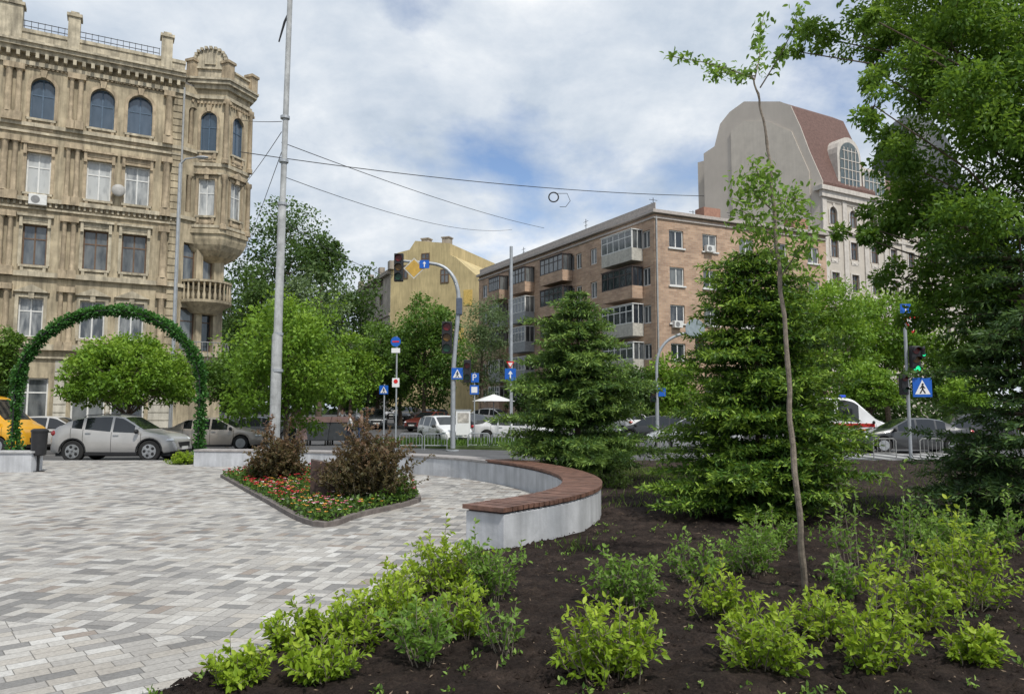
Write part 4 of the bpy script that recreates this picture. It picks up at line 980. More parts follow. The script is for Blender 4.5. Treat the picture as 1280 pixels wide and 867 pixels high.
# ------------------------------------------------ leafy arch
ya=23.4; xl,xr=XX(20,ya),XX(251,ya); rt=empty('leafy_arch',((xl+xr)/2,ya,0),0,'tall garden arch wrapped in dark green leaves at the plaza edge','arch')
hw=(xr-xl)/2; zk=2.3; zt_=at(130,388,ya).z
path=[Vector((-hw,0,z)) for z in (0,.8,1.6)]+[Vector((-hw*math.cos(PI*k/18),0,zk+(zt_-zk)*math.sin(PI*k/18))) for k in range(19)]+[Vector((hw,0,z)) for z in (1.6,.8,0)]
mb=MB()
for dy in (-.12,.12): mb.tube([p+Vector((0,dy,0)) for p in path],[.025]*len(path),6)
for sgn in (-1,1): mb.box(sgn*hw-.2,-.25,0,sgn*hw+.2,.25,.03)
mb.build('frame',blk,rt)
cc=catmull(path,10); n=12000; idx=rng.integers(0,len(cc),n); base=np.array([tuple(cc[i]) for i in idx]); g=nrm(rng.normal(size=(n,3)))
wob=np.array([noise.noise(Vector((i*.09,0,0))) for i in range(len(cc))])
rad=(.05+.14*rng.random(n)+.12*wob[idx])[:,None]
leaves('leaf_garland',base+g*rad,.10,LG['ivy'],rt,g+rng.normal(size=(n,3))*.8,np.clip(.15+.6*rng.random(n)+.25*g[:,2],0,1),.7,False,rng)

# ------------------------------------------------ cars
PR={
'crossover':dict(L=4.25,W=1.78,top=[(-2.125,.62),(-2.1,.95),(-1.98,1.10),(-1.55,1.36),(-1.25,1.47),(-.75,1.56),(-.1,1.585),(.3,1.53),(1.0,1.10),(1.2,1.04),(1.75,.94),(2.02,.78),(2.125,.5)],belt=[(-2.2,1.25),(-1.2,1.14),(0,1.02),(1.1,.97),(2.2,.82)],ws=(.33,1.0),rw=(-1.98,-1.5),sw=[(-1.35,-1.0),(-.9,-.05),(.03,.75)],wheels=(-1.28,1.28),wr=.37,sill=.27),
'sedan':dict(L=4.6,W=1.8,top=[(-2.3,.55),(-2.27,.9),(-2.15,.98),(-1.65,1.03),(-1.0,1.36),(-.5,1.44),(.1,1.44),(.35,1.40),(1.1,1.0),(1.35,.95),(2.0,.80),(2.22,.65),(2.3,.45)],belt=[(-2.3,1.0),(-1,.96),(0,.93),(1.1,.9),(2.3,.75)],ws=(.35,1.1),rw=(-1.65,-1.0),sw=[(-1.1,-.75),(-.68,.02),(.1,.8)],wheels=(-1.35,1.4),wr=.33,sill=.2),
'hatchback':dict(L=4.05,W=1.74,top=[(-2.02,.55),(-2.0,.9),(-1.9,1.05),(-1.6,1.38),(-1.3,1.47),(-.5,1.50),(.1,1.49),(.35,1.43),(1.05,1.02),(1.25,.96),(1.75,.82),(1.95,.66),(2.02,.45)],belt=[(-2.1,1.02),(-1,.98),(0,.94),(1.1,.9),(2.1,.75)],ws=(.35,1.05),rw=(-1.9,-1.6),sw=[(-1.5,-.98),(-.9,-.05),(.03,.75)],wheels=(-1.22,1.25),wr=.32,sill=.2),
'van':dict(L=5.5,W=1.98,top=[(-2.75,.6),(-2.73,2.1),(-2.6,2.32),(-1,2.38),(.7,2.36),(1.0,2.28),(1.15,2.18),(1.95,1.38),(2.2,1.25),(2.6,1.08),(2.72,.8),(2.75,.5)],belt=[(-2.75,1.35),(0,1.3),(1.9,1.15),(2.75,.9)],ws=(1.12,1.97),rw=(-9,-8),sw=[(.35,1.25),(-2.4,-1.3),(-1.1,.2)],wheels=(-1.75,1.8),wr=.35,sill=.25)}
carg=mat('car_glass',(.012,.014,.016),.05,.1,spec=.9); tyre=mat('tyre_rubber',(.02,.02,.02),.85); rimm=mat('rim_alloy',(.45,.46,.47),.3,.1,metal=.7)
lampc=mat('headlight_lens',(.6,.62,.64),.1,.1,spec=.9); lampr=mat('taillight_lens',(.35,.015,.015),.2,.1,spec=.8); trimb=mat('black_trim',(.02,.02,.021),.6)
plate=mat('number_plate',(.65,.65,.62),.5)
_pr={}
def car_proto(kind):
    if kind in _pr: return _pr[kind]
    c=PR[kind]; Lh=c['L']/2; tx_,tz=zip(*c['top']); bx_,bz=zip(*c['belt'])
    top=lambda x: float(np.mean([np.interp(x+d,tx_,tz) for d in (-.06,-.03,0,.03,.06)])) if abs(x)<Lh-.08 else float(np.interp(x,tx_,tz))
    xs=set(np.linspace(-Lh,Lh,70).round(4).tolist())|{-Lh+.03,Lh-.03,-Lh+.08,Lh-.08}
    Ra=c['wr']+.045
    for w_ in c['wheels']:
        for k in range(-8,9): xs.add(round(w_+Ra*math.sin(PI/2*k/8),4))
    for a,b in c['sw']+[c['ws'],c['rw']]:
        for v in (a,b):
            if abs(v)<Lh: xs.add(v)
    xs=sorted(xs)
    def ring(x):
        zt=top(x); zb=min(float(np.interp(x,bx_,bz)),zt-.015); e=max(0,(abs(x)-(Lh-.55))/.55); w=c['W']/2*(1-.26*e**2.6)
        zl=c['sill']+.10*e
        for xw in c['wheels']:
            if abs(x-xw)<=Ra+1e-4: zl=max(zl,c['wr']+math.sqrt(max(0,Ra*Ra-(x-xw)**2)))
        zl=min(zl,zb-.03); hh=zt-zb; k=min(1,hh/.4)
        wt=w*.955-hh*(.30 if kind!='van' else .10)
        return [(w*.93,zl),(w*.985,zl+.1*(zb-zl)),(w,zl+.5*(zb-zl)),(w*.985,zl+.86*(zb-zl)),(w*.955,zb),(wt,zb+(zt-zb)*(.9 if k>.5 else .6)),(wt-.09-.05*(1-k),zt-.004),(wt*.45,zt+.012*k),(0,zt+.018*k)]
    rg=[ring(x) for x in xs]; m=9
    V=[]
    for x,r_ in zip(xs,rg):
        for (y,z) in r_: V.append((x,y,z))
        for (y,z) in reversed(r_[:-1]): V.append((x,-y,z))
    nn=2*m-1; grp={}
    def inr(x,r_): return r_[0]<x<r_[1]
    for i in range(len(xs)-1):
        xm=(xs[i]+xs[i+1])/2; hh=top(xm)-np.interp(xm,bx_,bz)
        for k in range(nn-1):
            kk=min(k,nn-2-k); g='body'
            if kk==4 and hh>.12:
                for si,sw in enumerate(c['sw']):
                    if inr(xm,sw): g=('side_window',si,0 if k<m-1 else 1)
            if kk in (6,7):
                if inr(xm,c['ws']): g=('windshield',0,0)
                if inr(xm,c['rw']): g=('rear_window',0,0)
            a=i*nn+k; grp.setdefault(g,[]).append((a,a+1,a+nn+1,a+nn))
    grp['body'].append(tuple(range(nn))); grp['body'].append(tuple((len(xs)-1)*nn+k for k in range(nn-1,-1,-1)))
    out=[]
    for g,fs in grp.items():
        used=sorted({i for f in fs for i in f}); mp={u:i for i,u in enumerate(used)}
        me=bpy.data.meshes.new(g if g=='body' else g[0]); me.from_pydata([V[u] for u in used],[],[tuple(mp[i] for i in f) for f in fs]); me.materials.append(carg if g!='body' else trimb)
        me.polygons.foreach_set('use_smooth',[True]*len(me.polygons))
        try: me.set_sharp_from_angle(angle=R(40))
        except Exception: pass
        out.append((g if g=='body' else g[0],me,[]))
    def M_(mb,name,mt,smooth=True,sub=()):
        o=mb.build(name,mt,None,smooth); me=o.data; bpy.data.objects.remove(o); return (name,me,list(sub))
    mb=MB(); mb.box(-Lh+.2,-c['W']*.40,.2,Lh-.2,c['W']*.40,.62)
    for x in [c['sw'][0][1]+.04 if len(c['sw'])>1 else 0, c['sw'][1][1]+.04, c['ws'][1]-.02, c['sw'][0][0]-.02]:
        for sg in (1,-1):
            r0=ring(x);r1=ring(x+.014); n_=5
            vs=[(x,sg*(y+.004),z) for y,z in r0[:n_]]+[(x+.014,sg*(y+.004),z) for y,z in r1[:n_]]
            mb.add(vs,[(q,q+1,q+1+n_,q+n_) for q in range(n_-1)])
    for sg in (1,-1): mb.box(c['wheels'][0]+Ra,sg*c['W']*.475-.03,c['sill']-.03,c['wheels'][1]-Ra,sg*c['W']*.475+.03,c['sill']+.08)
    if kind=='crossover':
        for sg in (1,-1):
            for xw in c['wheels']:
                for k in range(10):
                    a0_,a1_=PI*k/10,PI*(k+1)/10; y_=sg*(c['W']/2-.02)
                    mb.prism([(xw+Ra*math.cos(a0_),c['wr']+Ra*math.sin(a0_)),(xw+Ra*math.cos(a1_),c['wr']+Ra*math.sin(a1_)),(xw+(Ra+.04)*math.cos(a1_),c['wr']+(Ra+.04)*math.sin(a1_)),(xw+(Ra+.04)*math.cos(a0_),c['wr']+(Ra+.04)*math.sin(a0_))],min(y_,y_+sg*.03),max(y_,y_+sg*.03))
            mb.tube([(-1.1,sg*.55,1.5),(-1.0,sg*.56,1.58),(-.3,sg*.58,1.63),(.15,sg*.58,1.58)],[.015]*4,6)
    out.append(M_(mb,'trim',trimb,False))
    for xw in c['wheels']:
        for sg in (1,-1):
            yo=c['W']/2-.015; r=c['wr']
            mb=MB(); mb.tube([(xw,sg*(yo-.2),r),(xw,sg*(yo-.19),r),(xw,sg*(yo-.02),r),(xw,sg*yo,r),(xw,sg*(yo-.005),r)],[r*.8,r,r,r*.93,r*.66],24)
            m2=MB(); m2.tube([(xw,sg*(yo-.03),r),(xw,sg*(yo+.002),r)],[r*.68,r*.64],20)
            for k in range(5):
                a=2*PI*k/5; m2.bx((xw+r*.33*math.cos(a),sg*(yo+.006),r+r*.33*math.sin(a)),(r*.62,.018,.05),0,0,-a)
            subs=[M_(m2,'rim',rimm)]
            if kind=='crossover':
                for k in range(5):
                    m3=MB(); a=2*PI*(k+.5)/5; m3.ell((xw+r*.42*math.cos(a),sg*(yo+.003),r+r*.42*math.sin(a)),(.055,.006,.055),8,4); subs.append(M_(m3,'rim_opening',trimb))
            out.append(M_(mb,'wheel',tyre,True,subs))
    rf=ring(Lh-.22); rb=ring(-Lh+.15)
    for sg in (1,-1):
        mb=MB(); zf=np.interp(Lh-.2,bx_,bz)-.12; mb.ell((Lh-.27,sg*(rf[2][0]-.14),zf),(.2,.17,.085),12,6); out.append(M_(mb,'headlight',lampc))
        mb=MB(); zr_=np.interp(-Lh+.1,bx_,bz)-.13; mb.ell((-Lh+.17,sg*(rb[2][0]-.10),min(zr_,.98)),(.16,.14,.11 if kind!='van' else .2),12,6); out.append(M_(mb,'taillight',lampr))
        mb=MB(); xm=c['ws'][1]-.12; rm=ring(xm); mb.ell((xm,sg*(rm[4][0]+.13),rm[4][1]+.06),(.07,.12,.08),10,6); mb.bx((xm,sg*(rm[4][0]+.03),rm[4][1]+.02),(.05,.1,.04)); out.append(M_(mb,'mirror',trimb))
    mb=MB(); mb.box(Lh-.1,-.42,.48,Lh+.012,.42,.66); mb.box(Lh-.1,-.6,.27,Lh+.008,.6,.4); out.append(M_(mb,'grille',trimb,False))
    mb=MB(); mb.box(Lh+.013,-.26,.40,Lh+.025,.26,.51); out.append(M_(mb,'number_plate',plate,False))
    mb=MB(); mb.box(-Lh-.02,-.26,.7,-Lh+.01,.26,.81); out.append(M_(mb,'number_plate',plate,False))
    for xh in (c['sw'][1][0]+.12,c['sw'][2][0]+.12):
        r0=ring(xh)
        for sg in (1,-1): mb=MB(); mb.bx((xh,sg*(r0[3][0]+.012),r0[3][1]),(.18,.03,.035)); out.append(M_(mb,'door_handle',rimm,False))
    _pr[kind]=out; return out
_paint={}
def paintm(col,metal=.0):
    if col not in _paint: _paint[col]=mat('car_paint_%d'%len(_paint),col,.34,.07,2,metal=metal,spec=.55,coat=.7)
    return _paint[col]
def car(kind,x,Y,ang,col,label,cat='car',group=None,name=None,z=None,metal=0):
    nm=name or {'crossover':'parked_car','sedan':'sedan_car','hatchback':'hatchback_car','van':'van'}[kind]
    r=empty(nm,(x,Y,H(Y)+.002 if z is None else z),R(ang),label,cat,group)
    for (n_,me,sub) in car_proto(kind):
        if n_=='body': me=me.copy(); me.materials[0]=paintm(col,metal)
        o=bpy.data.objects.new(n_,me); COL.objects.link(o); o.parent=r
        for (n2,m2,_) in sub: o2=bpy.data.objects.new(n2,m2); COL.objects.link(o2); o2.parent=o
    return r
SIL=(.40,.39,.375)
car('crossover',XX(156,26.2),26.2,2,SIL,'silver grey crossover seen side on through the leafy arch',metal=.2)
car('sedan',XX(270,33.6),33.6,3,(.38,.34,.30),'beige silver car just right of the arch leg',metal=.2)
car('hatchback',XX(70,34),34,8,(.5,.5,.5),'white grey car behind the tail of the silver crossover')
car('van',XX(-36,30.5),30.5,0,(.75,.38,.02),'bright yellow van cut by the left edge',cat='van')
car('hatchback',XX(555,39.5),39.5,-62,(.62,.62,.62),'small white car coming toward the camera below the signal pole')
car('sedan',XX(641,42),42,-8,(.6,.6,.6),'white car side on behind the traffic island')
car('crossover',XX(617,62),62,-25,(.42,.43,.44),'silver crossover farther up right of the white poster',metal=.3)
car('sedan',XX(538,56),56,-120,(.12,.025,.02),'dark red car behind the small white car')
car('hatchback',XX(540,66),66,-110,(.03,.03,.035),'black car in the queue behind the dark red car')
car('crossover',XX(468,60),60,-75,(.05,.055,.06),'dark grey car in the middle of the queue',metal=.2)
car('sedan',XX(455,72),72,-75,(.2,.2,.21),'grey car farthest left up the street',metal=.3)
car('crossover',XX(510,72),72,-100,(.03,.03,.03),'black car farthest up the street in the centre')
car('sedan',XX(498,84),84,-100,(.3,.3,.31),'small silver car almost lost up the street')
car('sedan',XX(590,50),50,-50,(.05,.05,.055),'dark car half hidden behind the signal pole base')
car('sedan',XX(330,40),40,5,(.04,.045,.05),'dark car behind the young maple trunk')
car('hatchback',XX(818,42),42,160,(.02,.02,.022),'black car behind the curved lamp post')
car('hatchback',XX(865,32),32,170,(.45,.46,.47),'silver car half hidden by the big conifer',metal=.3)
car('sedan',XX(1135,31.5),31.5,176,(.035,.037,.04),'black car waiting by the pedestrian crossing sign')
car('crossover',XX(1202,34),34,176,(.03,.03,.034),'dark crossover at right behind the small dark conifer')
car('hatchback',XX(776,50),50,120,(.6,.6,.6),'white car glimpsed behind the conifer at the bench end')
am=car('van',XX(1035,36),36,-18,(.72,.72,.72),'white ambulance van with red and orange side stripes',cat='ambulance',name='ambulance')
rd=mat('red_stripe',(.55,.02,.02),.4); orr=mat('orange_stripe',(.75,.2,.02),.4); bl_=mat('blue_beacon',(.02,.08,.6),.2,spec=.8)
for sg in (1,-1):
    mb=MB(); mb.box(-2.6,sg*.992-.006,1.0,1.9,sg*.992+.006,1.16); mb.build('stripe',rd,am)
    mb=MB(); mb.box(-2.6,sg*.992-.006,.78,1.9,sg*.992+.006,.9); mb.build('stripe',orr,am)
mb=MB(); mb.box(2.73,-.6,.85,2.76,.6,.95); mb.build('stripe',rd,am)
mb=MB(); mb.box(.5,-.6,2.38,.75,.6,2.5); mb.build('beacon_bar',bl_,am,bevel=.03)
print('cars',time.time()-T0)

# ------------------------------------------------ dumpsters
def dumpster(px_,Y,label):
    t=empty('waste_container',(XX(px_,Y),Y,H(Y)),R(4),label,'waste container'); dk=mat('dumpster_grey',(.045,.05,.055),.6,.2)
    mb=MB(); mb.prism([(-.55,.25),(.55,.25),(.66,1.15),(-.66,1.15)],-.45,.45); mb.build('bin_body',dk,t,bevel=.03)
    mb=MB(); mb.tube([(-.7,0,1.17),(.7,0,1.17)],[.48,.48],16); mb.v=[(a,b,1.17+max(0,(c-1.17))*.6) for a,b,c in mb.v]; mb.build('lid',mat('lid_brown',(.09,.05,.04),.6),t,True)
    for sx in (-.45,.45):
        for sy in (-.35,.35):
            mb=MB(); mb.cyl((sx-.03,sy,.12),(sx+.03,sy,.12),.12,12); mb.build('wheel',tyre,t)
dumpster(398,38,'left dark grey waste container behind the maple trunk'); dumpster(426,38.3,'right dark grey waste container next to the walking people')

# ------------------------------------------------ poles, signs
gal=mat('galvanised_steel',(.36,.38,.40),.5,.15,5,metal=.4); conc=mat('painted_pole',(.36,.37,.37),.75,.25,4,streak=.6,bm=.2)
YP=27.2; t=empty('tall_street_pole',(XX(344,YP),YP,0),0,'very tall grey pole beside the maple reaching out of the top','pole')
mb=MB(); mb.tube([(0,0,-.15),(0,0,4.4),(.02,0,4.5),(.05,0,9.3),(.06,0,9.4),(.14,0,18.5)],[.195,.19,.155,.145,.11,.095],14); mb.build('shaft',conc,t,True)
for z in (3.1,4.45,9.35,11.0,12.7): mb=MB(); mb.cyl((.03+z*.003,0,z-.05),(.03+z*.003,0,z+.05),.21 if z<4.4 else .175,14); mb.build('collar',gal,t)
mb=MB(); z=at(345,40,YP).z; mb.tube([(.1,0,z+.8),(-.05,0,z+.4),(-.25,0,z-.4)],[.03,.05,.03],6); mb.build('bracket',blk,t)
def signplate(name,root,c,w,h,bgm,shape='rect',rz=0):
    M=Matrix.Translation(c)@Matrix.Rotation(rz,4,'Z'); mb=MB(M)
    if shape=='rect': mb.box(-w/2,-.012,-h/2,w/2,.012,h/2)
    elif shape=='round': mb.prism([(w/2*math.cos(2*PI*k/24),w/2*math.sin(2*PI*k/24)) for k in range(24)],-.012,.012)
    elif shape=='diamond': mb.prism([(0,-w/2),(w/2,0),(0,w/2),(-w/2,0)],-.012,.012)
    elif shape=='yield': mb.prism([(-w/2,h/2),(0,-h/2),(w/2,h/2)],-.012,.012)
    return mb.build(name,bgm,root),M
blue=mat('sign_blue',(.01,.10,.45),.4,.05); white=mat('sign_white',(.75,.75,.75),.4,.03); redm=mat('sign_red',(.6,.02,.02),.4,.03); blkm=mat('sign_black',(.01,.01,.01),.5)
def shape2(parent,M,polys,m,name='symbol',y=-.018):
    mb=MB(M)
    for p in polys: mb.prism(p,y-.002,y+.0045)
    return mb.build(name,m,parent)
def circ(cx,cz,r,n=14): return [(cx+r*math.cos(2*PI*k/n),cz+r*math.sin(2*PI*k/n)) for k in range(n)]
def text_mesh(s,size,parent,M,m,y=-.02):
    cu=bpy.data.curves.new('t','FONT'); cu.body=s; cu.size=size; cu.align_x='CENTER'; cu.align_y='CENTER'; cu.extrude=.002
    o=bpy.data.objects.new('t',cu); COL.objects.link(o); dg=bpy.context.evaluated_depsgraph_get(); dg.update()
    me=bpy.data.meshes.new_from_object(o.evaluated_get(dg)); bpy.data.objects.remove(o)
    me.transform(M@Matrix.Translation((0,y,0))@Matrix.Rotation(PI/2,4,'X')); me.materials.clear(); me.materials.append(m)
    q=bpy.data.objects.new('lettering',me); COL.objects.link(q); q.parent=parent
def crossing_sign(root,c,w,name='crossing_sign'):
    o,M=signplate(name,root,c,w,w,blue); s=w/2
    shape2(o,M,[[(-.8*s,-.72*s),(.8*s,-.72*s),(0,.78*s)]],white,'triangle')
    shape2(o,M,[circ(.02*s,.32*s,.11*s),[(-.12*s,.2*s),(.12*s,.18*s),(.08*s,-.2*s),(-.1*s,-.2*s)],[(.08*s,-.2*s),(.32*s,-.6*s),(.2*s,-.64*s),(-.06*s,-.2*s)],[(-.1*s,-.2*s),(.02*s,-.2*s),(-.2*s,-.64*s),(-.34*s,-.6*s)],[(.1*s,.15*s),(.3*s,-.08*s),(.24*s,-.14*s),(.06*s,.04*s)],[(-.1*s,.15*s),(-.3*s,-.08*s),(-.24*s,-.14*s),(-.06*s,.04*s)]],blkm,'walking_figure',-.026)
    return o
def arrow(o,M,s,m=None):
    shape2(o,M,[[(-.12*s,-.75*s),(.12*s,-.75*s),(.12*s,.1*s),(-.12*s,.1*s)],[(-.45*s,.1*s),(.45*s,.1*s),(0,.75*s)]],m or white,'arrow')
gr_on=mat('lens_green_lit',(.02,.9,.35),.3,.0,emit=1.0); gr_off=mat('lens_green_off',(.01,.06,.03),.3); re_off=mat('lens_red_off',(.12,.01,.01),.3); am_off=mat('lens_amber_off',(.12,.06,.01),.3)
def signal(root,c,h=.95,lit=None,rz=0,n=3):
    M=Matrix.Translation(c)@Matrix.Rotation(rz,4,'Z'); w=h*.32; mb=MB(M); mb.box(-w/2,-.1,-h/2,w/2,.12,h/2)
    o=mb.build('signal_head',blk,root,bevel=.02)
    cs=[re_off,am_off,gr_off] if n==3 else [re_off,gr_off]
    if lit=='green': cs[-1]=gr_on
    for k in range(n):
        z=h/2-h*(k+.5)/n; mb=MB(M); mb.prism(circ(0,z,w*.38,16),-.118,-.102); mb.build('lens',cs[k],o)
        mb=MB(M); pts=[(w*.42*math.cos(PI*q/8),z+w*.42*math.sin(PI*q/8)) for q in range(9)]
        for q in range(8): mb.add([(pts[q][0],-.1,pts[q][1]),(pts[q+1][0],-.1,pts[q+1][1]),(pts[q+1][0],-.25,pts[q+1][1]-.02),(pts[q][0],-.25,pts[q][1]-.02)],[(0,1,2,3)])
        mb.build('visor',blk,o)
    return o
YM=32.5; bx0=XX(566,YM); t=empty('signal_mast',(bx0,YM,H(YM)),0,'curved grey signal mast with arm over the road in the centre','traffic light'); off=Vector((bx0,YM,H(YM)))
def lp(px,py,Y=YM): return at(px,py,Y)-off
mb=MB(); arm=catmull([lp(566,560),lp(567,460),lp(573,385),lp(571,357),lp(562,340),lp(548,331),lp(525,328),lp(500,326)],6); n=len(arm)
mb.tube(arm,[.10*(1-.5*i/n)+.01 for i in range(n)],10); mb.build('mast',gal,t,True)
mb=MB(); c=lp(574,383); mb.bx(c,(.26,.3,.75)); mb.build('control_box',mat('box_blue_grey',(.08,.10,.14),.5),t,bevel=.03)
signal(t,lp(499,335)-Vector((0,.12,0)),1.25)
o,M=signplate('priority_sign',t,lp(518,336)-Vector((0,.12,0)),.95,.95,mat('faded_edge',(.5,.48,.42),.6),'diamond'); shape2(o,M,[[(0,-.40),(.40,0),(0,.40),(-.40,0)]],mat('faded_yellow',(.48,.30,.06),.6),'centre')
o,M=signplate('direction_sign',t,lp(531,331)-Vector((0,.15,0)),.42,.36,blue); arrow(o,M,.17)
signal(t,lp(559,422)-Vector((0,.1,0)),1.4)
crossing_sign(t,lp(572,467)-Vector((0,.14,0)),.5)
signal(t,lp(581,464)+Vector((.12,-.12,0)),1.0,None,0,2)
mb=MB(); mb.cyl((0,0,0),(0,0,.05),.28,14); mb.build('base_flange',gal,t)
def spole(name,px,Y,pytop,label,r=.035,cat='sign'):
    x=XX(px,Y); t=empty(name,(x,Y,max(H(Y),-.12)),0,label,cat); h=at(px,pytop,Y).z-H(Y); mb=MB(); mb.cyl((0,0,0),(0,0,h),r,10); mb.build('post',gal,t); return t,Vector((x,Y,H(Y)))
t,o0=spole('sign_post',495,31,420,'thin sign post with three small signs left of the signal mast')
l=lambda px,py,Y=31:at(px,py,Y)-o0-Vector((0,.06,0))
o,M=signplate('round_sign',t,l(495,427),.42,.42,blue,'round'); shape2(o,M,[[(-.14,-.03),(.14,-.03),(.14,.03),(-.14,.03)]],redm,'bar')
signplate('plate_sign',t,l(495,438),.36,.2,white)
o,M=signplate('small_sign',t,l(495,478),.30,.38,white); shape2(o,M,[circ(0,.05,.09)],redm,'symbol')
t,o0=spole('sign_post',480,34,480,'short post with a small blue crossing sign by the queue of cars')
crossing_sign(t,at(480,487,34)-o0-Vector((0,.06,0)),.4)
t,o0=spole('parking_sign',593,40,465,'blue parking sign with white letter P and white plate below')
c=at(593,472,40)-o0-Vector((0,.06,0)); o,M=signplate('sign_plate',t,c,.5,.5,blue); text_mesh('P',.5,o,M,white)
o,M=signplate('lower_plate',t,at(593,487,40)-o0-Vector((0,.06,0)),.48,.5,blue); shape2(o,M,[[(-.16,-.16),(.16,-.16),(.16,.16),(-.16,.16)]],white,'panel')
t,o0=spole('arrow_sign',638,40,452,'blue square sign with white up arrow beside the thin pole')
o,M=signplate('sign_plate',t,at(638,468,40)-o0-Vector((0,.06,0)),.6,.65,blue); arrow(o,M,.28)
o,M=signplate('warning_sign',t,at(638,456,40)-o0-Vector((0,.06,0)),.44,.38,redm,'yield',0); shape2(o,M,[[(-.13,.12),(0,-.10),(.13,.12)]],white,'centre')
t,o0=spole('thin_street_pole',639,46,308,'thin tall pole in front of the left part of the brick block',.1,'pole')
t,o0=spole('slim_lamp_pole',213,35,205,'slim pale pole in front of the ornate building corner',.07,'pole')
mb=MB(); hh=at(213,205,35).z-H(35); mb.tube([(0,0,hh),(.25,0,hh+.25),(.9,-.1,hh+.3)],[.05,.04,.03],8); mb.build('arm',gal,t,True)
mb=MB(); mb.ell((1.1,-.12,hh+.28),(.32,.13,.08),12,6); mb.build('lamp_head',gal,t,True)
t=empty('poster_stand',(XX(579,37),37,H(37)),0,'white poster stand on the traffic island','poster')
mb=MB(); mb.box(-.36,-.05,.55,.36,.05,1.75); o=mb.build('panel',white,t)
mb=MB(); mb.box(-.28,-.056,1.15,.28,-.051,1.65); mb.build('picture',mat('poster_picture',(.45,.42,.38),.6,.5,6),o)
mb=MB()
for sx in (-.3,.3): mb.cyl((sx,0,0),(sx,0,.55),.03)
mb.box(-.4,-.06,1.748,.4,.06,1.82); mb.build('frame',gal,t)
YL=36; x=XX(822,YL); t=empty('street_lamp',(x,YL,H(YL)),0,'curved grey signal pole with round plate in front of brick block','street lamp'); off=Vector((x,YL,H(YL)))
mb=MB(); a_=catmull([at(822,548,YL)-off,at(821,480,YL)-off,at(822,447,YL)-off,at(832,428,YL)-off,at(850,418,YL)-off,at(870,415,YL)-off],6); mb.tube(a_,[.09]*5+[.07]*(len(a_)-5),10); mb.build('pole',gal,t,True)
signplate('round_plate',t,at(868,411,YL)-off-Vector((0,.15,0)),.95,.95,mat('sign_back',(.25,.30,.32),.5),'round')
signal(t,at(874,436,YL)-off-Vector((0,.1,0)),1.2); signal(t,at(816,492,YL)-off-Vector((0,.1,0)),.8)
signplate('small_sign',t,at(827,490,YL)-off-Vector((0,.1,0)),.35,.4,blue)
YR=25.6; x=XX(1136,YR); t=empty('signal_post',(x,YR,H(YR)),0,'signal post at right with yield sign, green light and crossing sign','traffic light'); off=Vector((x,YR,H(YR)))
rp=lambda px,py:at(px,py,YR)-off-Vector((0,.09,0))
mb=MB(); mb.cyl((0,0,0),(0,0,rp(1136,382).z),.055,10); mb.build('post',gal,t)
o,M=signplate('yield_sign',t,rp(1139,407),.68,.6,redm,'yield'); shape2(o,M,[[(-.25,.235),(0,-.20),(.25,.235)]],white,'centre')
o,M=signplate('direction_sign',t,rp(1130,386),.36,.32,blue); arrow(o,M,.15)
signal(t,rp(1141,450)-Vector((0,.05,0)),.95,'green'); signal(t,rp(1127,480)-Vector((0,.05,0)),.75,None,0,2)
signal(t,rp(1153,440)+Vector((0,.1,0)),.4,'green',0,2)
crossing_sign(t,rp(1151,484),.66)
t=empty('cafe_parasol',(XX(617,58),58,H(58)),0,'white cafe parasol by the foot of the brick block','parasol')
mb=MB(); mb.cyl((0,0,0),(0,0,2.6),.04); mb.build('pole',gal,t); mb=MB(); mb.tube([(0,0,2.2),(0,0,2.75)],[1.7,.05],8); mb.build('canopy',white,t)

def barrier(px0,px1,Y,label,hgt=.9,m=white):
    x0,x1=XX(px0,Y),XX(px1,Y); z=H(Y); t=empty('guard_rail',(x0,Y,z),0,label,'railing'); w=x1-x0
    mb=MB(); mb.tube([(0,0,0),(0,0,hgt-.08),(.08,0,hgt),(w-.08,0,hgt),(w,0,hgt-.08),(w,0,0)],[.022]*6,6); mb.cyl((0,0,.2),(w,0,.2),.018,6); mb.build('frame',m,t)
    mb=MB(); k=.15
    while k<w: mb.cyl((k,0,.2),(k,0,hgt),.010,5); k+=.15
    mb.build('bars',m,t)
rails=[(500,528,33.4,'left of the signal mast, first'),(531,559,33.4,'just left of the signal mast'),(585,612,34,'just right of the signal mast'),(615,642,34,'second to the right of the signal mast'),
(795,822,27,'left end of the row by the right conifers'),(825,852,27,'second in the row by the right conifers'),(1090,1118,27.5,'left of the right signal post'),(1148,1176,27.5,'right of the right signal post')]
for a,b,Y,s_ in rails: barrier(a,b,Y,'light metal guard rail '+s_,.72,gal if a<700 else mat('rail_light',(.25,.25,.24),.6))

